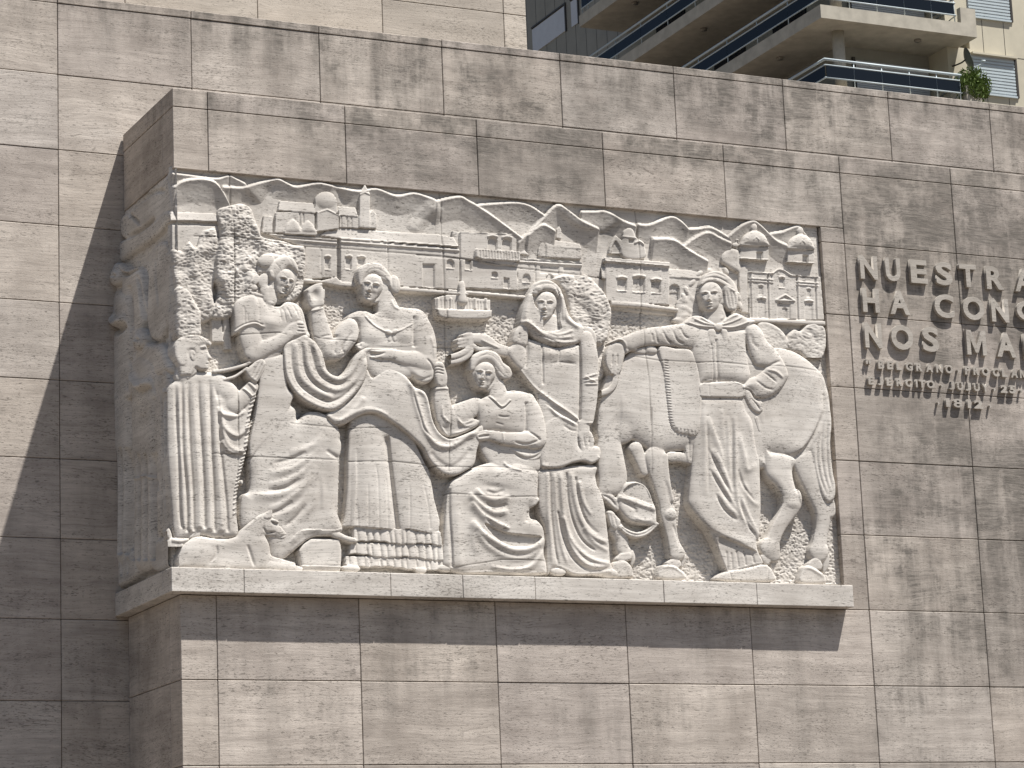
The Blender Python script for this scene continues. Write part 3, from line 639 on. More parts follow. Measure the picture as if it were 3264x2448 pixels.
ct.blob(T3('1110,480 1125,430 1160,400 1205,388 1250,400 1275,430 1275,600 1180,560 1120,520'), -.02, .028, 60); ct.ell(T3('1235,360'), 28, 24, 0, -.012, .014); ct.plate(T3('1238,285 1252,285 1252,340 1238,340'), -.01); ct.plate(T3('1225,303 1266,303 1266,318 1225,318'), -.01)
ct.blob(T3('1280,1000 1500,1010 2022,1030 2024,1072 1500,1045 1300,1040'), 0.004, 0.014, 12, 0, True)
tr = Part('carved_terrace', (1375, 880, 1570, 1030), zref=.01, step=2.2); tr.q = 2.212
tr.plate(T2('125,772 190,752 300,745 380,770 520,782 522,862 130,850'), 0.0); tr.blob(T2('128,848 300,855 524,862 520,915 480,930 300,930 170,920 138,900'), 0.012, 0.02, 16, 0, True)
for k in range(17): tr.ridge(T2('%g,%g %g,%g' % (150+k*20, 786+k*1.0, 151+k*20, 844+k*.8)), 3.2, 3.2, -.006, 0, 0, False)
for x in (140, 235, 405, 480): tr.plate(T2('%d,770 %d,772 %d,852 %d,850' % (x, x+14, x+14, x)), 0.010)
tr.tube(T2('320,790 318,740 315,690 316,665'), [34, 28, 24, 16], .004); tr.plate(T2('282,735 360,742 360,756 282,750'), .02)
# --- carved trees
def leafy(P, poly, z, Hh, R, seed, amp=0.02, sx=9, sy=6):
    P.blob(poly, z, Hh, R); P.rough(amp*0.30, 12, 5.0, seed, poly=poly); P.rough(amp*0.9, 42, 60, seed+9, poly=poly, kind='soft')
t1 = Part('carved_tree', (545, 640, 985, 1110), zref=0.02, step=2.5); t1.q = 2.212
leafy(t1, T1('40,612 62,598 112,602 168,540 215,590 250,480 300,458 365,462 372,700 340,900 335,1090 82,1120 70,900 58,800 44,700'), -.02, .03, 60, 41)
leafy(t1, T1('366,335 430,298 470,290 535,280 600,312 632,390 662,480 694,522 830,545 905,572 972,582 988,640 986,720 962,900 880,980 700,1000 500,1070 350,1100 330,1040 372,900 340,800 352,640 378,500'), -.006, .035, 70, 52, 0.026)
t1.q = 2.765; leafy(t1, A1('74,402 130,378 200,420 252,520 300,600 302,700 300,800 200,840 122,845 78,800 66,600'), 0.02, .03, 60, 63, .016); t1.tube(A1('545,470 540,600 550,760 560,900'), [60, 40, 35, 40], -.03)
t1.plate(A1('410,650 500,650 520,850 410,850'), -.01)
t2 = Part('carved_tree', (1730, 865, 1990, 1220), zref=0.02, step=2.5); t2.q = 2.212
leafy(t2, T2('955,645 1000,612 1060,604 1112,612 1130,640 1180,600 1240,630 1300,700 1340,760 1376,850 1372,950 1350,1050 1290,1110 1200,1060 1090,940 1060,800 1010,690'), -.016, .036, 50, 71, .022)
t2.q = 2.765; leafy(t2, C1('1440,560 1500,520 1560,600 1540,760 1500,850 1440,800'), -.03, .02, 30, 75)
t3 = Part('carved_agave', (2150, 850, 2380, 1050), zref=0.02, step=2.4)
t3.blob(D1('782,640 785,440 850,390 900,320 960,240 1010,200 1040,140 1150,105 1220,190 1320,300 1330,480 1250,560 900,640'), -.03, .02, 40)
for x, y, a in ((850, 400, 60), (850, 430, 20), (870, 340, 70), (920, 270, -50), (985, 190, -40), (1060, 165, 0), (1150, 140, 70), (1210, 160, 50), (845, 490, 10), (850, 560, -20), (800, 600, 0), (900, 520, 40), (930, 420, 60), (1330, 400, 80), (1340, 470, 70)): t3.ell(D1('%d,%d' % (x, y)), 52, 26, a, -.022, .016)
t4 = Part('carved_bush', (2410, 1005, 2660, 1140), zref=0.0, step=2.5)
leafy(t4, D1('1480,640 1550,610 1620,640 1690,690 1740,760 1760,870 1600,860 1500,760'), -.014, .03, 50, 81, .014); leafy(t4, D1('1740,760 1800,690 1860,700 1920,640 2000,630 2080,680 2088,860 2000,1000 1850,900 1760,880'), -.02, .03, 50, 87, .02)
# --- carved horse
def D12(t1, t2): return D1(t1) + D2(t2)
ho = Part('carved_horse', (1905, 1080, 2690, 1870), zref=0.05, step=2.1)
# far legs first
ho.tube(D2('250,1000 290,1080 300,1160 330,1210'), [70, 60, 62, 60], .0); ho.blob(D2('205,1400 210,1290 250,1262 310,1262 365,1315 382,1392 370,1402'), .02, .03, 30)
ho.blob(D2('235,1260 260,1210 320,1190 360,1200 350,1260'), .02, .02, 20); ho.tube(D2('370,1190 385,1240 378,1290'), [26, 24, 14], .0)
ho.tube(D2('1810,430 1850,560 1900,700 1950,820 1965,900 1955,1000 1935,1120 1930,1190 1915,1230'), [120, 105, 85, 78, 72, 62, 66, 86, 60], [.0]*9); ho.blob(D2('2030,740 2062,790 2062,880 2010,920 1960,900 1970,820'), .0, .03, 25)
ho.blob(D2('1850,1260 1900,1240 1950,1290 1930,1340 1830,1310'), .02, .02, 20); ho.tube(D2('1990,1230 1985,1300 1975,1350'), [34, 30, 14], .0)
ho.blob(D2('1768,1450 1775,1350 1800,1305 1850,1305 1920,1345 1972,1395 1962,1452'), .02, .035, 35); ho.ridge(D2('1790,1330 1850,1330 1960,1400'), 14, 14, .012)
# body
ho.blob(D1('330,930 400,858 500,838 620,850 870,872 1000,900 1400,850 1650,838 1740,850 1830,880 1930,942 2010,1010 2080,1085 2112,1180 2140,1300 2146,1480')+D2('1990,300 1900,330 1780,430 1720,420 1600,400 1500,390 1460,500 1000,450 870,345 800,345 660,362 600,402 520,352 430,290 320,230 270,150 100,230 95,100 110,0')+D1('130,1250 200,1100'), .0, .075, 260)
# neck and head lowered to the ground
ho.blob(D1('330,930 430,900 500,1000 540,1300 440,1600 300,1700 100,1659 95,1420 150,1150 240,1010')+[], .01, .05, 160, .01)
ho.blob(D2('92,230 80,420 90,600 95,720 200,735 280,690 330,585 310,430 285,280 280,100 180,60'), .01, .05, 110, .008)
ho.blob(D2('232,742 270,690 290,640 330,610 400,608 470,640 510,700 535,770 560,835 568,955 548,975 450,965 350,940 300,900 250,830'), .03, .04, 60)
ho.blob(D2('90,705 160,700 225,735 250,770 250,850 200,820 140,765'), .04, .02, 25); ho.ridge(D2('110,715 180,750 235,820'), 8, 14, -.012)
ho.cut(D2('292,712 320,650 400,622 470,650 508,720 540,800 420,760'), .045, False); ho.ridge(D2('240,738 330,762 440,805 555,842'), 18, 20, .018, .02, .02); ho.ridge(D2('270,770 340,810 390,850 380,900'), 14, 14, -.010); ho.ridge(D2('380,905 450,930 530,925'), 14, 14, .008)
ho.blob(D2('155,860 200,850 235,890 270,930 260,980 220,1010 180,960'), .03, .025, 30); ho.ridge(D2('180,870 200,980'), 6, 6, -.008); ho.ridge(D2('210,880 235,980'), 6, 6, -.008)
ho.tube(D2('265,985 330,1030 400,1050 480,1030 570,960'), [18, 24, 26, 24, 16], .05); ho.ridge(D2('270,985 330,1030 400,1050 480,1030 570,960'), 5, 5, -.010)
# near fore leg
ho.tube(D2('400,330 440,420 475,520'), [60, 52, 42], [.02, .02, .015], .6, .02)
ho.tube(D2('560,400 575,470 590,560 620,680 650,800 665,870 680,960 700,1060 720,1140 740,1200'), [95, 92, 78, 66, 62, 70, 58, 50, 54, 70], [.03]*10); ho.tube(D2('625,400 640,520 660,640 690,760'), [35, 30, 26, 22], .055)
ho.ell(D2('680,880'), 55, 55, 0, .05, .035); ho.ridge(D2('640,600 680,760 700,850'), 12, 12, -.010); ho.ridge(D2('700,960 740,1080 760,1160'), 10, 10, -.012); ho.tube(D2('780,1200 800,1240 790,1300'), [34, 30, 16], .01)
ho.blob(D2('650,1290 690,1250 760,1260 770,1310 720,1340'), .035, .02, 24); ho.blob(D2('588,1415 598,1320 625,1298 700,1300 760,1335 802,1372 796,1418'), .04, .035, 35); ho.ridge(D2('610,1320 700,1320 795,1385'), 12, 12, .01)
ho.tube(D2('690,400 770,402 860,425'), [48, 44, 42], .02); ho.blob(D2('800,225 870,220 880,430 820,440'), .03, .02, 20); ho.ridge(D2('835,230 840,430'), 8, 8, -.01)
# near hind leg
ho.blob(D2('1460,260 1500,350 1640,380 1720,420 1700,520 1720,640 1770,770 1760,840 1700,860 1640,800 1600,720 1560,650 1480,560 1460,420'), .02, .06, 110, .01)
ho.tube(D2('1690,740 1690,800 1650,880 1600,960 1560,1040 1530,1110 1510,1160 1540,1220'), [88, 84, 70, 62, 60, 66, 88, 60], [.035]*8); ho.ell(D2('1690,790'), 60, 60, 0, .05, .04); ho.ridge(D2('1740,650 1760,760 1780,790'), 14, 12, .014); ho.ridge(D2('1690,450 1700,600 1740,720'), 12, 12, -.012)
ho.ridge(D2('1740,880 1660,1000 1600,1090'), 16, 14, -.014); ho.tube(D2('1560,1220 1545,1290 1540,1340'), [34, 30, 12], .01); ho.blob(D2('1430,1220 1490,1200 1520,1250 1500,1300 1450,1280'), .035, .02, 22)
ho.ridge(D2('1640,385 1760,330 1850,200 1920,50 1945,-100'), 60, 16, .022); ho.ridge(D2('1700,420 1800,330 1880,190 1935,30'), 14, 20, -.018)
# tail
ho.blob(D2('1850,325 1900,200 1945,60 1985,-80 2020,100 2010,300 2030,520 2052,640 2045,740 1990,782 1940,720 1905,600 1868,450'), .035, .03, 50)
for q in ('1950,100 1930,300 1950,520 2000,700', '1985,100 1975,300 1990,520 2025,680', '1920,200 1895,380 1920,560 1975,720'): ho.ridge(D2(q), 10, 10, -.014)
ho.dent(D1('1690,1340'), 90, 130, 15, -.02); ho.dent(D1('1850,1000'), 160, 120, 30, .012); ho.ridge(D1('2040,1050 2070,1250 2060,1450'), 10, 14, -.008)
ho.dent(D1('280,1600'), 70, 200, 0, -.014); ho.dent(D1('430,1330'), 110, 200, 0, .01); ho.ridge(D1('290,1250 300,1450 285,1650'), 60, 16, .008)
# saddle blanket
ho.blob(D1('612,848 760,858 900,880 960,1050 990,1300 960,1600 860,1612 770,1592 720,1520 700,1400 680,1250 655,1050'), .082, .016, 30); ho.ell(D1('545,868'), 60, 40, 10, .06, .03); ho.blob(D1('400,880 440,850 520,842 560,870 500,905 430,900'), .06, .02, 20)
for k in range(26):
    y = 960+k*24; x = 655+(y-960)*0.075+max(0, y-1480)*0.25; ho.ridge(D1('%g,%g %g,%g' % (x, y, x+42, y+8)), 5, 5, -.010, 0.1, .3, False)
for k in range(6): ho.ridge(D1('%g,%g %g,%g' % (770+k*32, 1560+k*5, 768+k*32, 1605+k*3)), 5, 5, -.010, .1, .1, False)

# --- carved cloth (the long flag the women sew)
fl = Part('carved_cloth', (895, 1040, 1580, 1530), zref=0.11, step=2.0)
fl.blob(B1('-46,880 -20,842 60,812 125,772 180,800 240,850 290,930 315,1010 335,1085 380,1128 440,1142 500,1105 550,1035 590,955 640,908 700,888 800,890 890,915 760,930 692,945 690,1060 662,1180 600,1280 500,1385 400,1450 300,1445 200,1405 100,1345 20,1250 -30,1150 -50,1000'), .088, .03, 45)
for q, wl, wr, a in (('-38,900 -32,1090 20,1235 120,1335 250,1408 380,1425 500,1350 600,1245 665,1130 682,990', 26, 34, .026), ('62,850 68,1000 98,1140 170,1228 280,1295 390,1340', 22, 26, .024), ('140,830 158,1000 198,1125 265,1202 380,1262 470,1255 570,1190 630,1095 665,985', 22, 26, .026), ('200,840 248,950 288,1075 345,1140 430,1175 515,1140 575,1065 615,985 660,930', 18, 22, .022)): fl.ridge(B1(q), wl, wr, a*.8, .06, .06)
for q in ('20,870 25,1050 70,1190 170,1290 330,1370 470,1330 590,1215', '110,840 120,1000 150,1120 230,1220 350,1300', '185,870 215,1010 250,1110 320,1180 430,1220 520,1190'): fl.ridge(B1(q), 14, 12, -.015, .1, .1)
fl.blob(B2('330,105 420,55 500,5 590,-85 655,-195 690,-300 740,-228 820,-285 880,-312 960,-292 1040,-232 1100,-150 1200,-100 1240,0 1270,150 1330,262 1420,315 1520,288 1640,236 1710,190 1720,270 1690,340 1664,420 1640,540 1560,600 1500,630 1440,640 1360,620 1290,560 1230,480 1180,392 1100,312 1020,242 940,182 860,132 780,92 700,86 620,112 560,150 480,190 400,192'), .078, .028, 45)
for q, wl, wr, a in (('1050,-225 1095,-110 1135,20 1170,140 1220,265 1300,365 1410,385 1500,345 1590,285 1680,255', 24, 26, .028), ('1120,-130 1205,-60 1240,60 1275,180 1335,275 1420,322 1520,290 1640,240', 14, 20, .016), ('330,110 430,150 520,110 600,30 660,-60', 20, 30, .016), ('420,170 520,120 640,60 760,60 880,110', 16, 20, .012), ('1250,430 1330,520 1430,560 1530,500 1610,400', 20, 30, -.012)): fl.ridge(B2(q), wl, wr, a, .06, .06)
fl.ridge(B2('1085,-130 1120,0 1160,130 1200,240 1290,330'), 10, 10, -.016); fl.dent(B2('900,-100'), 130, 130, 0, .02); fl.dent(B2('720,-180'), 40, 80, 20, -.014)

# --- carved figures
def boy():
    P = Part('person', (540, 1060, 860, 1740), zref=.07, step=2.0)
    P.blob(A1('30,1270 80,1200 150,1152 240,1112 330,1106 430,1116 490,1150 525,1195 600,1260 660,1330 640,1480 700,1400 760,1330 800,1310 808,1340 775,1450 745,1600')+A2('780,150 745,300 720,450 690,570 660,700 642,830 640,1000 650,1160 560,1195 420,1185 350,1172 270,1165 200,1195 90,1190 60,900 30,500 20,100'), .035, .05, 120)
    P.blob(A1('84,880 95,850 130,815 180,797 240,792 300,798 350,818 372,850 366,895 371,915 379,926 383,946 399,975 415,998 409,1006 389,1010 381,1020 391,1032 384,1042 389,1051 381,1062 385,1080 373,1098 345,1105 300,1102 272,1085 255,1110 225,1150 130,1150 110,1070 90,1010 76,945'), .085, .03, 50, 0, True)
    P.tube(A1('190,1050 170,1150'), [75, 80], .05)
    P.blob(A1('80,890 108,830 160,800 230,790 310,798 370,832 400,868 392,892 352,872 300,892 286,950 262,985 240,930 205,935 205,1010 170,1068 115,1058 78,980'), .098, .028, 50); P.tube(A1('300,868 345,850 385,868'), [26, 30, 20], .105)
    for k in range(7): P.ridge(A1('%g,%g %g,%g %g,%g' % (120+k*30, 830-k*3, 170+k*28, 815, 240+k*22, 850+k*2)), 5, 6, -.006)
    P.ell(A1('238,972'), 26, 48, -8, .115, .014); P.dent(A1('240,975'), 11, 24, -8, -.010); P.dent(A1('342,930'), 30, 15, 10, -.012); P.ridge(A1('300,905 345,895 378,912'), 8, 8, .01); P.dent(A1('345,932'), 16, 7, 5, .008); P.dent(A1('325,1000'), 40, 40, 0, .006); P.ridge(A1('330,945 355,940 375,948'), 5, 5, .006); P.ridge(A1('365,950 375,985 392,1000'), 10, 10, .006); P.ridge(A1('350,1048 385,1046'), 5, 5, -.010); P.ridge(A1('255,1070 300,1100 370,1105'), 12, 16, -.014)
    P.blob(A1('120,1190 160,1140 200,1120 250,1068 285,1110 230,1160 195,1182 160,1150'), .08, .015, 20)
    for a in ('152,1200 150,1382 155,1782 190,2180 195,2530', '212,1200 205,1390 222,1782 246,2180 255,2520', '300,1190 300,1385 326,1782 346,2180 352,2500', '395,1180 398,1385 412,1782 432,2180 442,2530', '445,1250 470,1400 492,1782 542,2280 555,2530', '95,1230 100,1500 120,1900 130,2300 150,2500'): P.ridge(A1(a), 13, 15, -.026, .14, .02); 
    for a in ('180,1200 176,1390 190,1782 220,2180 226,2530', '255,1190 250,1385 275,1782 298,2180 304,2500', '345,1180 350,1385 370,1782 390,2180 396,2520', '425,1210 436,1400 452,1782 488,2280 498,2530', '120,1210 126,1400 140,1800 160,2180 172,2500'): P.ridge(A1(a), 24, 24, .018, .14, .02)
    P.tube(A1('470,1215 560,1300 630,1390'), [90, 92, 88], .05); P.tube(A1('610,1400 700,1340 770,1250'), [80, 72, 58], .065); P.ridge(A1('630,1230 700,1270 765,1330'), 10, 10, .016, .05, .05); P.ridge(A1('665,1165 735,1210 800,1275'), 12, 12, .016, .05, .05)
    for a in ('455,1320 480,1460 545,1500 640,1500 710,1450', '465,1420 520,1600 620,1680 700,1640 745,1560', '480,1560 550,1750 640,1810 700,1780 735,1690', '490,1720 560,1810 640,1835 700,1810'): P.ridge(A1(a), 26, 18, .024, .1, .1)
    P.blob(A1('715,1095 760,1050 805,1010 850,998 886,1030 890,1080 850,1150 800,1215 745,1180 716,1135'), .085, .03, 50)
    for a in ('760,1160 800,1080 840,1010', '785,1180 830,1095 862,1020', '810,1195 850,1110 882,1050'): P.ridge(A1(a), 5, 5, -.012, .05, .2)
    pl = spl(P.P(A1('800,1312 775,1450 745,1600')+A2('780,150 745,300 720,450 690,570 662,700 645,830 638,1000')), False, 8)
    for k in range(0, len(pl)-1, 2):
        c = pl[k]; P.ridge([(c[0]-16, c[1]+8), (c[0]+10, c[1]-6)], 5, 5, .014, .1, .1, False)
    P.tube(A1('430,1112 560,1092 700,1054 800,1002 850,990 905,1010 960,1004 1030,955'), 14, .09); P.tube(A1('520,1182 620,1152 720,1082'), 12, .09)
    P.ell(A2('680,705'), 14, 24, 0, .05, .02); P.blob(A2('30,1212 200,1198 216,1210 205,1245 172,1272 142,1330 135,1445 30,1450'), .05, .03, 40); P.ridge(A2('60,1215 140,1225 210,1205'), 16, 16, .014, .02, .02); P.ridge(A2('90,1260 120,1330 150,1260 110,1360'), 8, 8, .012); P.blob(A2('40,1205 20,1160 42,1105 66,1150 72,1205'), .03, .02, 20)
    P.blob(A2('205,1200 250,1130 275,1098 330,1090 355,1125 420,1125 445,1160 440,1195 340,1160 300,1190'), .04, .03, 30)
    return P
def woman_seated():
    P = Part('person', (740, 795, 1160, 1800), zref=.07, step=2.0)
    P.blob(A1('850,1020 980,985 1050,980 1075,1230')+A2('1125,-60 1110,10 1160,60 1170,150 1250,90 1310,76 1380,86 1440,130 1485,205 1530,290 1562,360 1555,450 1535,500 1532,600 1515,800 1512,900 1535,1000 1572,1100 1560,1142 1480,1180 1310,1190 1200,1262 1100,1345 1010,1405 930,1365 900,1200 800,1110 680,1115 664,1000 672,900 692,812 742,782 752,650 742,500 780,300 800,100 822,-100'), .035, .065, 150)
    P.blob(A1('860,1010 980,980 1055,980 1078,1240 1130,1320')+A2('1110,10 1055,150 985,262 885,362 800,442 752,485 745,350 795,120 825,-120'), .082, .022, 60)
    P.ell(A2('1355,280'), 185, 185, 20, .06, .05, .02); P.tube(A2('1440,300 1450,600 1450,950'), [110, 90, 80], [.05, .04, .04], .5, .01)
    for a, wl, wr, am in (('1390,285 1310,375 1200,422 1090,442', 40, 22, .022), ('1375,400 1260,495 1110,585 960,618 890,602', 34, 20, .024), ('1352,482 1210,615 1060,695 905,722', 38, 18, .024), ('1335,560 1210,715 1060,795 860,822 700,812', 40, 18, .026), ('1305,650 1160,800 1025,895 900,940', 36, 18, .022), ('1282,750 1185,895 1065,978 960,1010', 34, 18, .020), ('1345,700 1295,900 1190,1050', 26, 20, .018), ('1380,650 1390,800 1380,950', 18, 14, .012)): P.ridge(A2(a), wl*1.35, wr*1.3, am*.9, .4, .3)
    for a in ('1240,440 1100,505 950,540', '1180,680 1050,760 900,780', '1120,880 1000,960 900,990', '1240,900 1150,1020 1040,1100'): P.ridge(A2(a), 18, 18, -.014)
    P.step_(A2('1572,1102 1480,1130 1300,1122 1180,1142 1090,1240'), 60, .014); P.ridge(A2('1500,1165 1350,1180 1230,1220 1100,1330'), 16, 20, .014); P.ridge(A2('1535,500 1450,450 1420,420'), 14, 20, -.014)
    P.blob(A2('1425,1150 1480,1130 1540,1145 1600,1175 1685,1200 1690,1235 1640,1240 1560,1215 1480,1190'), .07, .025, 30)
    P.blob(A1('640,480 760,430 850,440 920,520 1010,535 1070,495 1150,505 1212,560 1242,660 1264,745 1282,805 1200,860 1120,870 1060,920 980,1000 890,1030 830,940 800,800 660,760 602,600'), .05, .06, 150)
    P.dent(A1('930,680'), 85, 68, 0, .034); P.dent(A1('1120,620'), 75, 70, 0, .02)
    for a in ('1035,550 1050,610 1060,680', '1065,540 1090,600 1110,650', '1010,560 1015,620 1020,670', '1120,520 1150,580 1170,640', '1180,560 1210,640 1225,720'): P.ridge(A1(a), 6, 7, -.009)
    P.blob(A1('606,705 600,590 622,500 682,452 780,440 832,520 834,600 842,650 862,720 850,738 760,738 690,748 640,774 608,782'), .085, .045, 90); P.ridge(A1('612,765 690,718 780,695 858,722'), 14, 8, .010, 0, 0); P.ridge(A1('612,745 690,700 780,678 850,700'), 6, 6, -.012, 0, 0); P.ridge(A1('690,540 695,620 690,690'), 8, 8, -.008); P.ridge(A1('720,600 722,680'), 6, 6, -.007)
    P.tube(A1('745,740 765,840 790,920 800,945'), [98, 104, 100, 92], .07); P.tube(A1('785,940 880,905 985,855 1090,785'), [92, 74, 60, 46], [.08, .095, .105, .11])
    P.blob(A1('1035,760 1085,695 1150,665 1200,670 1222,690 1232,740 1240,765 1230,788 1180,802 1110,818 1058,806'), .10, .028, 50)
    for a in ('1150,700 1190,705 1222,704', '1160,728 1200,732 1232,730', '1150,758 1200,762 1238,762'): P.ridge(A1(a), 5, 5, -.012, .2, .02)
    P.tube(A1('930,390 925,470'), [60, 72], .06); P.blob(A1('815,205 830,142 870,92 930,62 1000,76 1060,76 1120,112 1160,162 1174,230 1166,300 1142,380 1092,432 1020,456 962,420 930,360 910,290 880,240 850,252 820,242'), .06, .03, 60)
    P.face(A1('1046,322'), 122, 16, .5, .088, .30); P.blob(A1('905,240 920,180 980,120 1060,90 1125,120 1165,180 1172,240 1130,215 1085,190 1045,225 1000,262 960,300 930,300'), .092, .03, 60); P.ell(A1('890,135'), 75, 62, -30, .09, .035)
    for a in ('960,150 1000,200 1020,240', '1070,100 1110,150 1130,200'): P.ridge(A1(a), 6, 6, -.004)
    P.ell(A1('932,255'), 18, 34, -10, .12, .012); 
    for c, a, b in (('868,310', 48, 66), ('800,300', 30, 50), ('782,372', 34, 28), ('875,390', 38, 50), ('890,450', 26, 44), ('930,505', 30, 16), ('800,430', 70, 18)): P.ell(A1(c), a, b, 14, .082, .016, .012)
    P.ridge(A1('890,520 960,540 1030,535 1070,500'), 12, 12, .014)
    return P
def woman_standing():
    P = Part('person', (970, 830, 1440, 1830), zref=.07, step=2.0)
    P.blob(B2('540,160 620,110 700,90 820,110 900,150 1020,240 1120,360 1200,520 1242,600 1270,750 1292,900 1312,1050 1332,1130 1330,1170 1200,1152 1050,1112 950,1122 750,1112 600,1092 475,1098 490,1000 510,800 516,600 522,400'), .012, .022, 60)
    P.tube(B2('690,240 712,500 730,800 740,1060'), [125, 165, 185, 200], [.022, .024, .026, .03], .30, .012); P.tube(B2('1010,360 1060,600 1110,850 1150,1060'), [105, 140, 165, 180], [.02, .022, .024, .026], .30, .012); P.ridge(B2('870,290 900,600 960,1120'), 14, 34, -.03, .05, 0); P.ridge(B2('595,400 600,700 580,1080'), 50, 10, -.014)
    for a in ('752,520 778,700 785,1100', '850,600 862,800 868,1110', '1058,720 1062,900 1060,1110', '690,700 690,900 690,1100', '1180,700 1220,900 1240,1110', '600,900 605,1090'): P.ridge(B2(a), 9, 9, -.007, .2, 0)
    def flounce(x0, x1, yt, yb, seed):
        """ruffle: leans out towards a wavy hem, pleated, its top tucked under the tier above"""
        r = random.Random(seed); up = [(x0, yt[0]), (x1, yt[1])]; lo = []
        for k in range(41):
            x = x1+6-(x1-x0+16)*k/40; t = (x-x0)/(x1-x0); lo.append((x, yb[0]+(yb[1]-yb[0])*t+9*math.sin(t*11+seed*2)+4*math.sin(t*47+seed)))
        P.blob(B2(' '.join('%g,%g' % q for q in up+lo)), .036, .004, 12, 0, True, .026)
        x = x0+r.uniform(20, 50)
        while x < x1-20:
            d_ = r.uniform(42, 92); t = (x-x0)/(x1-x0); y0 = yt[0]+(yt[1]-yt[0])*t; y1 = yb[0]+(yb[1]-yb[0])*t
            P.ridge(B2('%g,%g %g,%g' % (x, y0, x+r.uniform(-6, 12), y1+8)), 9, 7, -.016, .55, 0, False)
            P.ridge(B2('%g,%g %g,%g' % (x+d_*.5, y0, x+d_*.5+4, y1+8)), d_*.28, d_*.28, .008, .6, 0, False); x += d_
    P.cut(B2('480,1094 600,1096 950,1126 1050,1116 1332,1174 1340,1500 480,1500'), -.02)
    flounce(500, 1352, (1350, 1370), (1432, 1486), 3)
    flounce(540, 1352, (1230, 1255), (1340, 1388), 2)
    flounce(572, 1336, (1085, 1140), (1218, 1260), 1)
    P.step_(B2('1330,1168 1200,1150 1050,1110 950,1120 750,1110 600,1090 478,1098'), 40, -.0)
    for c, a in (('545,1462', 80), ('1160,1480', 50), ('1385,1462', 85)): P.ell(B2(c), a, 32, 4, .05, .03)
    P.blob(B1('500,642 560,588 650,570 740,602 790,578 860,592 960,556 1100,550 1172,592 1190,760 1180,900 1120,1120 1000,1180 740,1180 620,1000 600,820 592,690'), .05, .055, 140)
    P.dent(B1('715,790'), 95, 75, 0, .030); P.dent(B1('1000,790'), 80, 70, 0, .026); P.ridge(B1('650,620 740,715 845,768'), 9, 7, .012, .05, .05); P.ridge(B1('1080,690 985,742 915,770'), 7, 9, .012, .05, .05)
    P.ell(B1('860,770'), 30, 18, 20, .12, .016); P.ell(B1('912,765'), 28, 18, -35, .12, .016); P.tube(B1('870,790 868,835'), 14, .11); P.tube(B1('900,790 915,835'), 14, .11)
    P.blob(B1('600,860 860,842 1080,848 1070,895 900,905 700,900 610,930'), .09, .022, 20)
    P.ridge(B1('1085,620 1082,760 1080,900'), 30, 10, -.022, .1, .05); P.ridge(B1('600,690 605,800 610,900'), 10, 30, -.02, .1, .05); P.dent(B1('880,640'), 60, 40, 0, -.012)
    P.blob(B1('592,690 560,650 500,645 420,715 385,780 390,812 262,822 250,870 278,960 330,1004 400,1012 470,985 540,905 592,830 604,750'), .07, .05, 110); P.tube(B1('330,930 285,800 258,690 238,590'), [92, 86, 74, 62], [.06, .07, .08, .085]); P.ridge(B1('178,578 230,568 294,548'), 10, 10, .014, 0, 0)
    for a in ('400,850 380,930 400,960', '470,840 450,920 480,950', '540,760 480,860 430,960', '560,840 500,940 420,990'): P.ridge(B1(a), 12, 10, -.012)
    P.ridge(B1('360,790 300,800 255,815'), 8, 8, -.008)
    P.blob(B1('150,520 140,430 160,382 200,352 262,336 288,388 297,460 292,530 230,556 180,562'), .08, .035, 60); P.dent(B1('215,440'), 34, 44, 0, -.03); P.tube(B1('170,400 215,365 265,345'), [26, 22, 16], .10); P.tube(B1('285,400 282,450 268,490'), [18, 20, 22], .095); P.ridge(B1('165,430 175,500'), 8, 8, .008)
    P.tube(B1('1140,625 1172,760 1192,880 1200,1010'), [58, 92, 98, 92], [.06, .07, .075, .075], .6, .03); P.tube(B1('1205,1030 1100,1005 1000,995 900,968'), [84, 74, 64, 48], [.085, .095, .10, .105])
    P.blob(B1('880,1050 960,1070 1060,1140 1120,1190 1200,1214 1262,1172 1272,1050 1250,960 1100,990'), .06, .05, 80, .01); P.ridge(B1('920,925 905,990'), 8, 8, .010, 0, 0); P.ridge(B1('1060,1140 1160,1180 1250,1150'), 12, 12, -.012); P.ridge(B1('1230,800 1255,900 1262,1000'), 12, 12, .010); P.ridge(B1('1190,1000 1230,1040 1260,1100'), 8, 10, -.012)
    P.blob(B1('690,930 760,922 850,915 905,925 905,1000 830,1010 760,1002 690,985 770,965'), .11, .022, 40); P.ridge(B1('700,962 780,960 830,950'), 9, 9, -.02, .02, .3); P.ridge(B1('700,982 760,984'), 5, 5, -.01)
    P.tube(B1('838,440 865,560'), [70, 98], [.062, .058], .5, .02); P.blob(B1('740,610 800,565 830,500 900,478 945,530 1050,560 1010,650 820,650'), .058, .034, 70, .02); P.ridge(B1('885,470 915,540 970,565'), 8, 12, .010)
    P.blob(B1('578,290 588,222 620,180 682,154 760,155 822,180 862,232 884,292 886,342 872,402 842,432 800,492 750,512 700,502 652,442 610,362'), .06, .03, 60)
    P.face(B1('716,372'), 132, 12, -.45, .088, .32); P.blob(B1('598,340 592,225 640,172 720,150 800,170 852,222 884,272 894,335 882,380 850,335 800,302 762,262 722,250 682,266 645,300 622,350'), .090, .03, 70); P.ell(B1('920,345'), 48, 85, -8, .08, .035);
    for a in ('640,280 700,215 790,220 870,290', '630,240 700,185 800,190 865,250', '760,262 820,285 880,350', '890,290 900,380', '930,290 935,390'): P.ridge(B1(a), 5, 5, -.004)
    return P
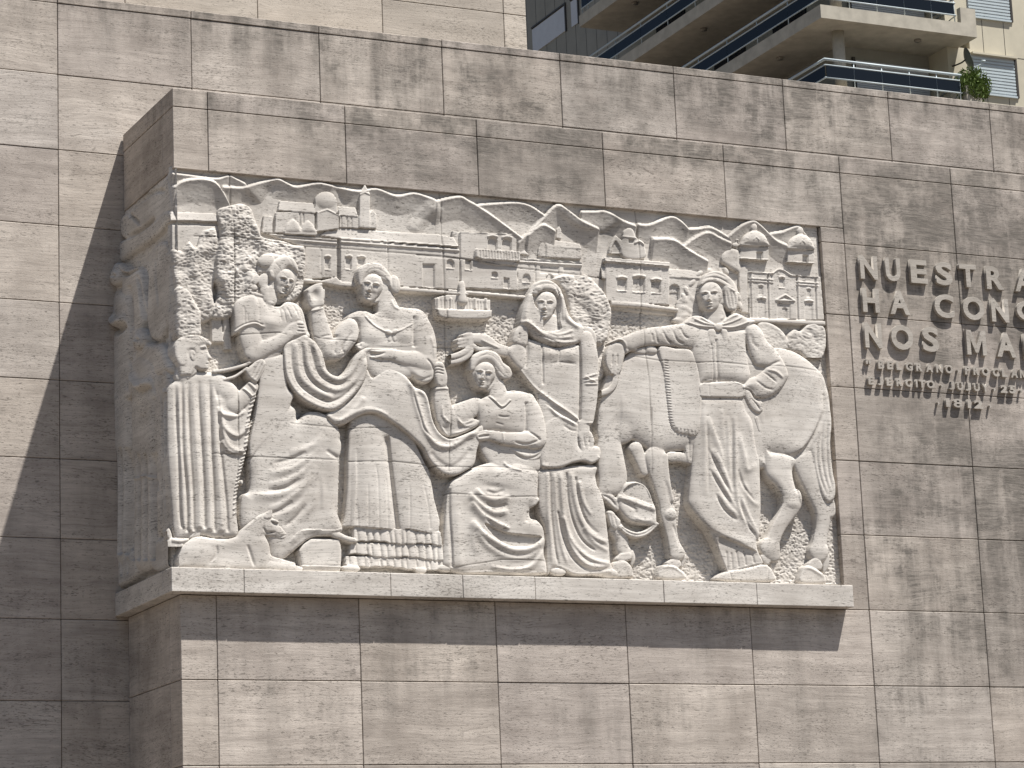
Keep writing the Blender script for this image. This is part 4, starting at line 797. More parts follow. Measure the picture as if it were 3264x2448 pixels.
def woman_kneeling():
    P = Part('person', (1380, 1095, 1765, 1835), zref=.08, step=2.0)
    P.blob(C2('175,662 250,592 350,532 450,492 540,472 620,500 700,482 800,482 940,540 952,640 950,760 964,800 930,852 882,882 884,960 942,982 992,1042 1010,1120 1012,1180 1002,1270 1022,1350 1030,1442 1000,1462 850,1472 600,1464 400,1462 240,1452 120,1392 108,1300 120,1100 142,850'), .04, .062, 140)
    P.blob(C1('440,1290 900,1290 965,1420 955,1660 640,1660 520,1590 430,1430'), .045, .03, 90, .02)
    P.ridge(C2('170,700 165,900 178,1150 190,1400'), 8, 20, -.024, .02, .02); P.ridge(C2('240,820 230,1100 250,1400'), 40, 50, .016, .2, .1); P.ridge(C2('360,960 370,1150 400,1300'), 40, 26, .012)
    for a, wl, wr, am in (('392,700 450,765 560,800 692,772', 16, 34, .022), ('332,742 420,835 545,915 682,902', 16, 36, .026), ('350,822 450,935 570,1005 692,1062', 16, 40, .028), ('360,985 450,1095 580,1185 700,1242 835,1244 930,1205 1000,1140', 20, 40, .038), ('385,1090 485,1205 610,1285 745,1322 870,1305 960,1240', 20, 30, .016), ('520,1392 700,1422 850,1402 940,1325 995,1240', 16, 30, .022), ('640,470 700,520 800,545', 10, 14, .014)): P.ridge(C2(a), wl, wr, am, .1, .1)
    P.cut(C2('472,1015 600,1070 690,1098 800,1110 900,1118 975,1135 915,1195 820,1218 690,1205 570,1135'), .058, False)
    for a in ('480,830 560,870 680,850', '480,720 560,745 650,720', '470,960 580,1050 690,1080', '860,900 840,1000'): P.ridge(C2(a), 16, 16, -.016)
    P.ell(C2('880,1055'), 115, 75, 10, .06, .045, .012); P.dent(C2('740,640'), 120, 90, 0, .014); P.ridge(C2('880,880 930,840 960,790'), 20, 10, .02); P.dent(C2('560,690'), 120, 30, 10, -.016)
    P.ridge(C2('240,1452 500,1440 800,1450 1020,1440'), 10, 10, .012)
    P.blob(C1('400,1055 500,992 620,962 740,942 870,972 935,1050 910,1300 830,1335 700,1325 560,1305 440,1295 410,1160')+[], .055, .055, 130); P.dent(C1('600,1150'), 150, 70, 0, .016); P.ridge(C1('580,1170 640,1180 690,1175'), 7, 9, -.010); P.ridge(C1('560,1230 640,1250'), 7, 9, -.006); P.ridge(C1('828,1050 835,1180 825,1310'), 26, 8, -.022, .05, .05); P.ridge(C1('405,1060 410,1150 415,1280'), 8, 30, -.02, .05, .05)
    P.ridge(C1('505,985 560,1040 622,1090 695,1028'), 8, 8, .016, .02, .02); P.ridge(C1('505,1000 560,1055 622,1105 695,1045'), 5, 5, -.010, .02, .02)
    P.blob(C1('60,1230 100,1330 200,1352 300,1320 412,1258 420,1200 200,1180'), .055, .04, 60)
    P.tube(C1('95,945 100,1060 130,1190'), [60, 76, 88], [.085, .085, .08]); P.tube(C1('150,1205 270,1150 400,1075'), [100, 100, 72], .06, .6, .025)
    for a in ('90,1080 100,1180 170,1240', '220,1180 280,1240 390,1190', '230,1210 300,1260 400,1230', '180,1330 300,1300 410,1240', '70,1240 150,1350 260,1360'): P.ridge(C1(a), 10, 12, .012)
    P.ridge(C1('40,935 100,930 160,935'), 9, 9, .012, 0, 0)
    P.blob(C1('20,722 50,690 100,700 122,750 142,830 132,905 90,925 50,905 30,852 25,782'), .09, .032, 50)
    for y in (738, 765, 792): P.ridge(C1('22,%d 60,%d 110,%d' % (y+6, y, y+14)), 5, 5, -.012, .02, .2)
    P.tube(C1('865,1020 910,1160 935,1340'), [52, 76, 86], [.07, .08, .085], .6, .02); P.blob(C1('690,1435 800,1475 900,1490 992,1440 1003,1482 962,1545 880,1565 800,1545 735,1500'), .05, .04, 50); P.tube(C1('930,1375 800,1380 660,1372 540,1345'), [88, 66, 58, 44], [.09, .10, .105, .108])
    for a in ('690,1430 800,1452 920,1430', '720,1400 840,1420 960,1380', '850,1310 900,1340 960,1390', '740,1495 830,1540 930,1525 990,1465'): P.ridge(C1(a), 9, 12, -.014)
    P.ridge(C1('622,1325 628,1390 615,1420'), 8, 8, .010, 0, 0); P.blob(C1('385,1340 440,1302 520,1300 570,1330 545,1372 470,1385 410,1385'), .10, .024, 40); P.ridge(C1('410,1358 460,1350 510,1345'), 9, 9, -.018, .05, .2); P.ridge(C1('395,1335 450,1318 500,1312'), 5, 5, -.008)
    P.tube(C1('590,900 600,985'), [66, 85], .06)
    P.blob(C1('344,705 360,650 412,608 482,590 550,600 602,642 632,700 690,742 712,800 682,852 622,872 562,922 512,952 460,932 402,892 362,802'), .06, .03, 60)
    P.face(C1('472,812'), 128, 8, -.5, .088, .30); P.blob(C1('342,760 358,650 412,606 482,588 552,600 604,642 636,700 692,742 714,800 690,845 640,852 592,822 562,762 542,712 500,690 442,692 402,722 372,770'), .090, .03, 70)
    for a in ('380,690 440,640 530,640 600,710 660,800', '420,660 500,620 570,650 630,740 690,790', '560,720 600,780 650,830'): P.ridge(C1(a), 6, 6, -.005)
    return P
def woman_veiled():
    P = Part('person', (1440, 865, 1990, 1850), zref=.06, step=2.0)
    P.blob(C2('945,542 1100,520 1440,498 1452,600 1472,700 1502,800 1535,905 1555,1050 1572,1200 1582,1340 1602,1400 1645,1482 1560,1492 1450,1472 1250,1472 1185,1432 1105,1402 1060,1432 1022,1452 1012,1200 1000,1050 952,900 945,700'), .03, .045, 100)
    for a, wl, wr, am in (('1015,560 1022,900 1050,1200 1065,1400', 22, 16, .016), ('1130,560 1150,850 1182,1100 1255,1265 1355,1372 1480,1400 1585,1372', 26, 18, .026), ('1225,560 1258,800 1322,1000 1425,1130 1560,1190', 26, 18, .022), ('1152,950 1222,1150 1335,1285 1455,1348 1572,1368', 22, 16, .022), ('1290,640 1335,820 1412,950', 22, 16, .018), ('1110,1390 1180,1420 1280,1460 1450,1455 1600,1430', 16, 20, .016), ('1080,570 1098,900 1140,1200 1200,1380', 16, 14, .014), ('1330,1050 1430,1180 1560,1260', 16, 20, .012)): P.ridge(C2(a), wl, wr, am, .05, .08)
    for a in ('1045,560 1055,900 1085,1200 1120,1390', '1190,560 1205,800 1250,1000 1330,1160 1450,1260', '1270,600 1300,820 1370,1000 1470,1100', '1110,900 1160,1130 1240,1310 1360,1420'): P.ridge(C2(a), 10, 12, -.022, .04, .08)
    P.ell(C2('1435,880'), 95, 250, -10, .05, .038, .012); P.dent(C2('1370,700'), 60, 60, 0, .012)
    P.ell(C2('1120,1440'), 70, 34, 6, .05, .03); P.ell(C2('1605,1452'), 42, 34, 20, .05, .028)
    P.blob(C1('830,500 960,520 1100,570 1300,545 1320,700 1320,1000 1310,1200 1300,1480 1250,1580 960,1600 950,1300 930,1000 840,850 780,760 825,650'), .045, .04, 130)
    P.blob(C1('950,1300 1050,1180 1200,1160 1290,1240 1300,1440 1400,1432 1480,1448 1488,1540 1420,1592 1340,1572 1260,1582 1150,1622 1050,1632 962,1612'), .055, .04, 90)
    P.ridge(C1('960,1612 1050,1630 1150,1620 1260,1580 1340,1572 1420,1590 1486,1540'), 26, 6, .018, .02, .02)
    P.dent(C1('1035,625'), 75, 55, 0, .026); P.dent(C1('1210,635'), 75, 62, 0, .030); P.dent(C1('1120,800'), 110, 120, 0, .012); P.ridge(C1('1122,570 1120,640 1110,700'), 8, 8, -.014); P.ridge(C1('1040,715 1120,700 1280,715'), 10, 14, -.008)
    P.ridge(C1('968,520 975,700 980,900'), 8, 8, -.020, .02, .05); P.ridge(C1('838,470 845,620 830,760'), 12, 12, -.014); P.ridge(C1('1308,560 1310,800 1308,1000 1300,1200'), 12, 10, -.022, .02, .02)
    P.ridge(C1('690,620 800,800 900,920 1050,1040 1200,1142 1292,1212'), 16, 8, .020, .02, .02); P.ridge(C1('1020,1080 1100,1160 1200,1215 1292,1265'), 10, 16, .016); P.ridge(C1('1000,1060 1100,1130 1280,1240'), 9, 9, -.012); P.ridge(C1('1150,1250 1220,1300 1290,1310'), 10, 10, -.008)
    P.blob(C1('660,600 700,555 755,515 822,560 832,700 790,765 705,690'), .055, .035, 70); P.blob(C1('715,530 722,460 745,405 800,362 852,420 838,545 790,560'), .06, .04, 60); P.ridge(C1('770,440 765,500'), 8, 8, -.01)
    P.tube(C1('660,600 560,572 450,500 330,490'), [48, 52, 56, 40], [.05, .065, .075, .08]); P.tube(C1('330,485 280,495 232,505'), [24, 20, 16], .085); P.tube(C1('320,515 275,525 232,535'), [24, 20, 16], .082); P.tube(C1('320,540 280,555 240,565'), [22, 18, 14], .08)
    P.tube(C1('275,465 330,455 350,475 335,540 300,600 200,645 60,665'), [16, 20, 22, 24, 26, 24, 18], .09); P.tube(C1('350,545 330,620 250,680 110,710'), [20, 30, 24, 16], .08); P.tube(C1('350,540 400,580 480,580 560,560'), [18, 20, 18, 14], .085); P.ridge(C1('420,500 500,540 600,580'), 12, 8, .010)
    P.tube(C1('1360,480 1388,620 1395,800 1390,1000 1372,1200'), [58, 74, 75, 72, 60], .07, .6, .015)
    for a in ('1325,845 1400,820 1465,800', '1330,872 1400,862 1470,850', '1340,895 1410,895 1470,892', '1340,820 1400,860 1460,880'): P.ridge(C1(a), 8, 8, .012)
    P.ridge(C1('1295,1225 1350,1240 1412,1235'), 9, 9, .014, 0, 0)
    P.tube(C1('1342,1245 1340,1320'), [50, 54], .075); P.tube(C1('1315,1340 1325,1430 1340,1500'), [30, 24, 16], .085); P.tube(C1('1350,1350 1362,1450 1362,1525'), [28, 22, 14], .082); P.tube(C1('1385,1340 1410,1400 1395,1480'), [30, 24, 14], .075); P.ridge(C1('1335,1360 1345,1450'), 6, 6, -.01)
    P.blob(C1('1390,1480 1440,1450 1478,1470 1470,1510 1410,1520'), .07, .02, 30)
    P.blob(C1('778,340 800,230 838,130 868,60 900,10 950,-22 1020,-28 1082,0 1132,50 1162,120 1182,200 1212,280 1262,340 1335,380 1335,460 1302,525 1200,552 1100,562 1000,535 900,485 850,425 788,375'), .06, .05, 100)
    P.cut(C1('885,110 900,50 950,18 1020,8 1085,40 1115,100 1125,200 1118,330 1130,410 1040,430 985,420 975,330 950,260 905,200'), .055, False)
    P.tube(C1('1045,330 1055,430'), [70, 78], .045); P.face(C1('1006,196'), 132, 4, -.45, .072, .08); P.blob(C1('890,100 900,45 950,14 1020,6 1085,36 1112,100 1110,130 1075,85 1000,70 950,85 920,110'), .09, .03, 40); P.ell(C1('935,55'), 32, 26, 0, .11, .016)
    for a, wl, wr, am in (('860,100 830,220 815,330', 16, 20, .018), ('1140,100 1165,220 1190,320 1300,400', 18, 20, .022), ('1115,60 1140,180 1150,330', 10, 10, .012), ('765,352 850,352 920,432 1020,502 1150,532 1290,518', 18, 20, .022), ('805,340 900,402 985,452 1100,488 1250,475', 14, 16, .018), ('870,400 960,470 1080,520', 8, 8, -.012), ('1010,440 1120,460 1240,420', 12, 14, .014), ('890,20 990,-15 1090,10 1150,90', 14, 14, .012)): P.ridge(C1(a), wl, wr, am, .05, .1)
    P.tube(C1('1335,400 1400,430 1430,500 1440,570'), [30, 32, 28, 16], .06)
    return P
def man():
    P = Part('person', (1925, 850, 2540, 1870), zref=.08, step=2.0)
    P.blob(D2('925,-90 1080,-100 1280,-92 1340,20 1382,100 1402,250 1432,450 1442,600 1448,800 1442,905 1435,1062 1412,1100 1425,1182 1466,1282 1380,1305 1250,1342 1180,1362 1140,1302 1080,1152 1000,1002 920,902 850,802 848,700 868,500 880,300 892,100 915,0'), .035, .062, 140)
    for a, wl, wr, am in (('960,-20 972,300 962,720', 26, 20, .020), ('1000,60 1042,200 1092,330 1122,480', 14, 26, .022), ('1040,330 1112,482 1172,640 1202,770', 14, 26, .024), ('1040,490 1112,622 1182,752 1245,870', 14, 28, .024), ('1080,690 1152,802 1255,905', 14, 26, .022), ('1222,60 1222,450 1232,700 1285,900 1430,1060', 16, 18, .026), ('1250,200 1300,400 1325,505 1402,455', 18, 24, .022), ('1285,600 1350,742 1432,815', 16, 20, .018), ('1262,700 1340,900 1432,1060', 12, 12, .016), ('1110,0 1115,150 1125,330', 16, 20, .012), ('1160,60 1165,300 1175,560', 12, 14, .014), ('1330,40 1370,250 1400,430', 20, 20, .014), ('870,820 980,960 1120,1040 1250,1095 1400,1180', 40, 14, .020), ('1420,100 1425,400 1430,560', 14, 10, .018)): P.ridge(D2(a), wl*1.25, wr*1.25, am*.85, .2, .25)
    for a in ('1000,330 1070,480 1130,600 1190,720', '1010,500 1090,640 1190,800', '1200,80 1200,450 1205,690', '1250,500 1290,640 1400,790', '1060,700 1130,830 1240,930', '1250,750 1320,950 1410,1080', '985,100 1000,400 1000,700'): P.ridge(D2(a), 12, 14, -.018, .2, .25)
    P.cut(D2('1090,1070 1200,1100 1300,1140 1412,1190 1440,1240 1466,1284 1380,1305 1250,1342 1180,1362 1140,1302'), .066, False)
    for a in ('1240,1175 1262,1315', '1302,1168 1322,1300', '1370,1190 1392,1285', '1200,1190 1212,1340', '1160,1180 1170,1340'): P.ridge(D2(a), 8, 10, -.012, .1, .02)
    P.blob(D2('1068,1412 1100,1372 1160,1350 1300,1328 1460,1292 1512,1312 1552,1372 1546,1432 1300,1437 1150,1432'), .065, .035, 45); P.ridge(D2('1180,1365 1195,1420'), 5, 5, -.010, 0, 0); P.ridge(D2('1500,1310 1490,1430'), 6, 6, -.01, 0, 0)
    P.tube(D2('1440,0 1455,80 1465,170'), [30, 36, 20], .06); P.tube(D2('1405,80 1430,180'), [22, 14], .07)
    P.blob(D1('890,655 1000,640 1120,680 1350,670 1432,700 1402,800 1425,1000 1440,1100 1372,1162 1250,1138 1130,1138 1020,1152 985,1185 960,1050 912,900 900,750'), .06, .055, 150)
    P.ridge(D1('1122,770 1132,980 1148,1150'), 14, 6, -.018, .02, .02); P.ridge(D1('1082,800 1098,980 1108,1140'), 6, 6, -.010, .05, .05); P.dent(D1('1000,820'), 80, 90, 0, .010); P.dent(D1('1270,830'), 90, 90, 0, .012); P.ridge(D1('905,690 905,800 915,890'), 10, 20, -.016); P.ridge(D1('1390,700 1405,850 1425,1000'), 26, 10, -.018)
    P.blob(D1('988,1165 1130,1148 1250,1142 1370,1166 1382,1205 1368,1282 1200,1284 1000,1278 982,1240'), .085, .018, 16); P.ridge(D1('1065,1160 1070,1270'), 5, 5, -.006)
    P.ridge(D1('1010,1165 1060,1140 1110,1135'), 8, 8, .012); P.ridge(D1('1148,1132 1250,1138 1365,1168'), 8, 8, .012)
    P.tube(D1('900,740 800,735 690,738 560,745 460,765 380,800'), [116, 102, 88, 80, 74, 68], [.07, .078, .08, .083, .085, .085]); P.blob(D1('210,800 240,770 330,740 420,720 440,860 380,875 335,900 320,840 280,790'), .07, .03, 45)
    for a in ('590,690 600,760 620,810', '650,690 690,770 750,820', '740,690 780,780 850,815', '800,660 840,740 890,770', '560,720 570,790'): P.ridge(D1(a), 9, 11, -.012)
    P.ridge(D1('215,790 270,770 320,800 335,870'), 10, 10, .012, 0, 0); P.blob(D1('180,850 222,802 282,792 322,820 336,882 320,962 302,1040 262,1082 222,1072 182,1000 160,920'), .06, .035, 60)
    P.tube(D1('200,900 185,980 215,1060'), [30, 26, 18], .085); P.tube(D1('240,910 232,1000 240,1070'), [28, 24, 16], .085); P.tube(D1('285,920 285,1000 270,1060'), [28, 24, 16], .08); P.ridge(D1('220,900 210,1000'), 6, 6, -.014); P.ridge(D1('262,900 258,1000'), 6, 6, -.014)
    P.tube(D1('255,980 255,1090 230,1180 170,1230 90,1250'), [22, 26, 28, 28, 24], .07)
    P.blob(D1('1378,660 1462,630 1532,682 1582,782 1642,842 1722,952 1768,1060 1762,1122 1680,1232 1562,1292 1482,1282 1432,1222 1368,1192 1422,1120 1502,1080 1562,1022 1482,1002 1432,900 1402,780'), .07, .05, 110)
    P.ridge(D1('1565,1020 1640,985 1700,960'), 12, 12, -.014); P.ridge(D1('1560,1040 1650,1060 1720,1120'), 14, 10, .014); P.ridge(D1('1540,1060 1620,1120 1660,1160'), 10, 8, -.012); P.ridge(D1('1470,1130 1560,1200 1640,1220'), 10, 10, -.010); P.ridge(D1('1430,720 1450,800 1500,860'), 14, 14, -.008); P.ridge(D1('1372,1195 1430,1222 1480,1285'), 10, 10, .014, 0, 0)
    P.blob(D1('1368,1205 1430,1222 1472,1292 1532,1332 1548,1392 1502,1424 1440,1382 1390,1292'), .07, .03, 45); P.ell(D1('1520,1350'), 30, 36, 0, .08, .02); P.ridge(D1('1440,1290 1490,1350 1520,1400'), 6, 6, -.012); P.blob(D1('1500,1420 1550,1400 1578,1500 1572,1560 1530,1590 1520,1500'), .05, .02, 25)
    P.tube(D1('1125,500 1140,590'), [85, 96], .055); P.ridge(D1('1190,510 1200,560 1170,600'), 10, 12, .010)
    P.blob(D1('990,330 1000,290 1040,230 1100,190 1180,200 1260,260 1310,340 1322,430 1302,510 1250,522 1205,480 1180,470 1120,512 1060,517 1010,490 996,420'), .06, .03, 60)
    P.face(D1('1086,388'), 140, -4, -.6, .082, -.02); P.blob(D1('1196,300 1300,345 1322,430 1304,510 1252,524 1212,482 1200,400'), .095, .03, 50); P.blob(D1('998,292 1015,235 1040,195 1082,175 1150,168 1222,200 1282,260 1314,345 1300,368 1200,308 1130,275 1060,270'), .085, .026, 60)
    P.ridge(D1('1000,290 1060,255 1140,265 1222,305 1292,355'), 22, 10, .014, 0, .05); P.ridge(D1('1010,245 1080,225 1170,240 1260,300'), 6, 6, -.010); P.ridge(D1('1040,210 1120,190 1220,230'), 7, 7, -.008)
    for a in ('1215,340 1225,420 1240,500', '1245,345 1260,430 1270,500', '1275,350 1292,430 1290,490'): P.ridge(D1(a), 6, 6, -.010)
    P.blob(D1('852,625 900,585 942,562 1002,570 1062,602 1122,642 1122,675 1060,688 960,675 882,648'), .09, .025, 40); P.blob(D1('1130,642 1200,602 1282,540 1342,552 1422,592 1475,612 1402,664 1300,694 1222,698 1150,684'), .09, .028, 40)
    for a in ('880,625 980,655 1110,665', '930,590 1020,630 1115,650', '985,575 1060,620 1120,645', '1150,665 1280,665 1420,615', '1150,650 1260,620 1360,575', '1190,620 1260,575 1320,555'): P.ridge(D1(a), 7, 8, .012, .05, .05)
    P.ell(D1('1145,668'), 34, 34, 0, .12, .018); P.blob(D1('1058,690 1112,688 1122,750 1086,818 1054,762'), .11, .015, 24); P.blob(D1('1168,682 1222,692 1228,782 1192,790 1175,740'), .11, .015, 24)
    return P
def foal():
    P = Part('carved_foal', (565, 1610, 985, 1830), zref=.11, step=2.2)
    P.blob(A2('150,1310 190,1252 250,1192 340,1174 430,1190 560,1196 640,1176 682,1120 762,1040 832,980 890,956 942,938 964,960 962,1000 1012,1040 1002,1060 1052,1100 1098,1150 1092,1192 1042,1212 1000,1192 950,1182 902,1172 918,1240 942,1312 962,1372 930,1420 880,1480 600,1478 150,1458 132,1430 142,1350'), .075, .042, 110)
    P.ell(A2('310,1325'), 160, 132, 0, .085, .045, .01); P.ell(A2('840,1290'), 100, 165, -12, .085, .04, .01); P.dent(A2('570,1330'), 100, 80, 0, -.012); P.ridge(A2('470,1260 465,1340 400,1420'), 10, 16, -.014); P.ridge(A2('735,1250 770,1360 800,1450'), 16, 10, -.018)
    P.tube(A2('880,1390 910,1430 1050,1440 1150,1455 1210,1468'), [62, 50, 36, 30, 24], .085); P.tube(A2('950,1385 1050,1405 1150,1425'), [40, 30, 22], .075); P.tube(A2('390,1435 480,1432 560,1448'), [34, 32, 34], .095); P.tube(A2('200,1270 160,1340 150,1420 190,1452 300,1452'), [20, 20, 18, 16, 12], .09)
    P.ell(A2('985,1120'), 120, 60, 40, .085, .035, .01); P.dent(A2('975,1060'), 22, 12, 30, -.014); P.ell(A2('980,1045'), 34, 16, 20, .12, .008); P.ridge(A2('880,1090 905,1140 990,1140'), 8, 10, -.014); P.ridge(A2('1020,1190 1060,1170 1092,1165'), 5, 5, -.010); P.blob(A2('882,1020 885,985 940,940 958,962 950,1010 920,1028'), .11, .015, 18); P.ridge(A2('700,1120 790,1050 870,980'), 10, 10, .008)
    P.ridge(A2('1060,1415 1160,1415'), 6, 6, .006)
    return P
def drum():
    P = Part('carved_seat', (955, 1700, 1110, 1830), zref=.10, step=2.4)
    P.blob(A2('1195,1300 1235,1240 1300,1192 1560,1196 1576,1300 1572,1440 1562,1486 1240,1484 1215,1440'), .05, .03, 60, 0, True); P.ridge(A2('1220,1440 1400,1442 1572,1445'), 8, 8, .012, 0, 0); P.ridge(A2('1220,1430 1400,1432 1572,1435'), 4, 4, -.010, 0, 0)
    return P
FIG = [(boy, 'boy in a pleated poncho, seen in profile'), (woman_seated, 'seated woman with puffed sleeves and a long skirt'), (woman_standing, 'standing woman with a flounced skirt'), (woman_kneeling, 'kneeling woman with bobbed hair'), (woman_veiled, 'standing woman with a veil over her head'), (man, 'man with headband and knotted scarf, arm over the horse')]
for P in list(ALL): P.build(relief, RM)
for fn, lab in FIG: fn().build(relief, RM, lab)
foal().build(relief, RM); drum().build(relief, RM)
# --- the narrow left flank of the relief, in shade
sf = Part('carved_flank', (352, 525, 566, 1990), zref=0.0, step=2.6, xs=2.6, plane='X'); sf.q = 2.074
ZP = lambda z0, y0: CAM  # unused
def flank_px(y, z):
    v = np.array([0.0, y, z])-CAM; return (IW/2+FPX*(v@CR)/(v@CF), IH/2-FPX*(v@CU)/(v@CF))
c4 = [flank_px(D-.003, TOP), flank_px(0.0, TOP), flank_px(0.0, BOT), flank_px(D-.003, BOT)]
sf.plate(c4, -0.012)
sf.rough(.008, 30, 26, 91, kind='soft')
SFB = lambda pts, z, Hh, R: sf.blob(pts, z, Hh, R)
SFB(L1('215,600 300,520 420,420 500,330 520,560 440,640 330,700 250,720'), -.01, .03, 60)
SFB(L1('190,620 240,580 330,650 400,700 300,760 200,740'), -.01, .035, 50)
SFB(L1('145,800 240,740 380,660 500,560 510,640 400,760 300,830 200,900 160,880'), .0, .03, 50)
SFB(L1('130,960 160,900 240,930 260,980 180,1000 140,1000'), .03, .05, 50)
SFB(L1('150,1010 250,960 320,940 350,1010 370,1250 330,1400 260,1330 200,1400 170,1300'), .01, .05, 90)
SFB(L1('400,830 520,800 525,1200 480,1400 400,1420 370,1250'), -.01, .04, 60)
SFB(L1('130,1450 180,1390 270,1320 350,1340 380,1420 470,1440 520,1500 520,1659 130,1659'), .02, .05, 100)
SFB(L2('130,0 540,0 545,500 530,1000 480,1060 440,1240 300,1330 200,1330 195,1200 185,700 180,560 150,400'), .015, .05, 140)
SFB(L2('320,20 440,0 460,60 450,200 400,290 360,240 370,120'), .05, .04, 60)
SFB(L2('130,0 260,20 280,120 250,170 190,330 150,300'), .04, .04, 60)
SFB(L2('480,60 545,20 560,1050 500,1050 470,600'), .02, .045, 60)
SFB(L2('190,1200 320,1180 330,1330 210,1400 170,1430 165,1400 205,1360'), .03, .04, 50)
SFB(L2('430,1110 520,1060 570,1080 560,1260 440,1280'), .04, .03, 40)
for q, wl, wr, a in (('240,740 330,690 420,610', 14, 14, -.02), ('300,500 400,440 490,430', 14, 14, -.018), ('240,580 320,650', 12, 12, -.02), ('210,930 260,990 340,930', 12, 12, -.02), ('330,990 350,1120 370,1300', 14, 14, -.02), ('230,1000 220,1150 210,1350', 16, 16, -.016), ('280,1060 290,1200 300,1300', 30, 30, -.02), ('380,1400 420,1440 470,1440', 14, 14, -.03), ('440,830 430,1000 450,1200', 14, 14, -.012), ('190,1480 260,1520 320,1640', 14, 14, -.016), ('330,1450 320,1560 330,1659', 16, 16, -.02)): sf.ridge(L1(q), wl, wr, a*1.7)
for q, wl, wr, a in (('260,170 300,60 330,0', 14, 14, -.024), ('170,150 190,330 240,520', 14, 14, -.02), ('200,650 330,590 480,520', 16, 16, -.02), ('310,700 300,850 300,1180', 18, 18, -.026), ('320,690 400,660 460,680', 16, 16, .02), ('430,700 460,900 450,1060', 18, 18, -.02), ('470,680 480,760', 14, 14, -.024), ('400,300 390,400 400,520', 18, 18, -.016), ('350,60 370,130 380,200', 14, 14, -.02), ('240,1200 240,1320', 10, 10, -.02), ('280,1200 280,1310', 10, 10, -.02), ('250,640 240,900 250,1150', 34, 34, .018), ('380,720 370,950 380,1100', 34, 34, .018), ('500,100 510,500 500,1000', 14, 14, -.018), ('530,100 540,500 530,1000', 10, 10, .014)): sf.ridge(L2(q), wl, wr, a*1.7)
# two robed figures one behind the other on the flank
def stand(hx, hy, top, bot, x0, x1):
    sf.blob(L1('%g,%g %g,%g %g,%g %g,%g %g,%g' % (x0, top+60, hx-14, top, hx+16, top, x1, top+70, x1+6, top+300))+L2('%g,%g %g,%g %g,%g %g,%g' % (x1, bot-500, x1-4, bot, x0+14, bot, x0, bot-600)), .035, .05, 170)
    sf.dome([(hx, hy)] if False else L1('%g,%g' % (hx, hy)), 100, 74, 0, .05, .05); sf.dome(L1('%g,%g' % (hx+8, hy+10)), 62, 58, 0, .075, .045)
    sf.dent(L1('%g,%g' % (hx+2, hy)), 18, 9, 0, -.022); sf.dent(L1('%g,%g' % (hx+18, hy)), 18, 9, 0, -.022); sf.ridge(L1('%g,%g %g,%g' % (hx+11, hy-14, hx+12, hy+24)), 9, 9, .02)
    sf.ridge(L1('%g,%g %g,%g %g,%g' % (x0+12, top+130, (x0+x1)/2, top+230, x1-8, top+190)), 34, 26, .05); sf.ridge(L1('%g,%g %g,%g %g,%g' % (x0+12, top+170, (x0+x1)/2, top+275, x1-8, top+235)), 22, 22, -.05)
    for k in range(4):
        x = x0+18+(x1-x0-30)*k/3; sf.ridge(L2('%g,%g %g,%g %g,%g' % (x, bot-720, x+3, bot-360, x-2, bot-10)), 30, 22, -.06, .2, .02)
stand(205, 1000, 1085, 1190, 148, 285)
stand(360, 1420, 1505, 1230, 300, 462)
sf.ridge(L1('290,1100 300,1400 295,1659'), 26, 26, -.05); sf.ridge(L2('292,0 298,500 300,1150'), 30, 30, -.07, .02, .02); sf.tube(L2('310,60 380,160 450,120'), [60, 62, 50], .05); sf.tube(L2('150,40 210,150 280,110'), [56, 58, 46], .05)
sf.build(relief, RM)
box('corner_backing', (0.0855, 0.089, BOT), (0.0899, D-0.003, TOP), RM, relief)

# ------------------------------------------------------------------ raised inscription
ins = empty('inscription', 'raised stone capital letters fixed to the stained wall beside the carved panel', 'lettering', (0, 0, -2.0))
Q = Fr(2564, 750, 2.553)
def letter_m(x0, x1, zt, zb, depth):
    q = [(0, 0), (0, 1), (.24, 1), (.5, .40), (.76, 1), (1, 1), (1, 0), (.80, 0), (.80, .62), (.57, .10), (.43, .10), (.20, .62), (.20, 0)]; n = len(q)
    V = [(u*(x1-x0), -.001-depth*t, v*(zt-zb)) for t in (0, 1) for u, v in q]
    F = [tuple(range(n, 2*n))[::-1]]+[(k, (k+1) % n, (k+1) % n+n, k+n) for k in range(n)]
    o = obj('letter', mesh('letter', V, F, M['letter']), ins); o.location = np.array((x0, 0, zb))-off(ins)
def letter(ch, x0, x1, zt, zb, depth):
    if ch == 'M': return letter_m(x0, x1, zt, zb, depth)
    cu = bpy.data.curves.new('letter', 'FONT'); cu.body = ch; cu.size = 1; cu.extrude = 0.5; cu.offset = (0.036 if zt-zb > .12 else 0.05) if ch not in '8,"' else 0.025; cu.resolution_u = 4
    t = bpy.data.objects.new('tmp', cu); C.objects.link(t); dg = bpy.context.evaluated_depsgraph_get(); dg.update()
    me = bpy.data.meshes.new_from_object(t.evaluated_get(dg)); bpy.data.objects.remove(t); bpy.data.curves.remove(cu)
    n = len(me.vertices); v = np.zeros(n*3, np.float32); me.vertices.foreach_get('co', v); v = v.reshape(-1, 3)
    lo, hi = v.min(0), v.max(0); u = (v-lo)/(hi-lo)
    w = np.empty_like(v); w[:, 0] = u[:, 0]*(x1-x0); w[:, 2] = u[:, 1]*(zt-zb); w[:, 1] = -0.001-u[:, 2]*depth
    me.vertices.foreach_set('co', w.astype(np.float32).ravel()); me.update(); me.materials.clear(); me.materials.append(M['letter']); me.name = 'letter'
    o = obj('letter', me, ins); o.location = np.array((x0, 0, zb))-off(ins)
def wx(x, y): return hitY(Q('%g,%g' % (x, y))[0], -0.025)
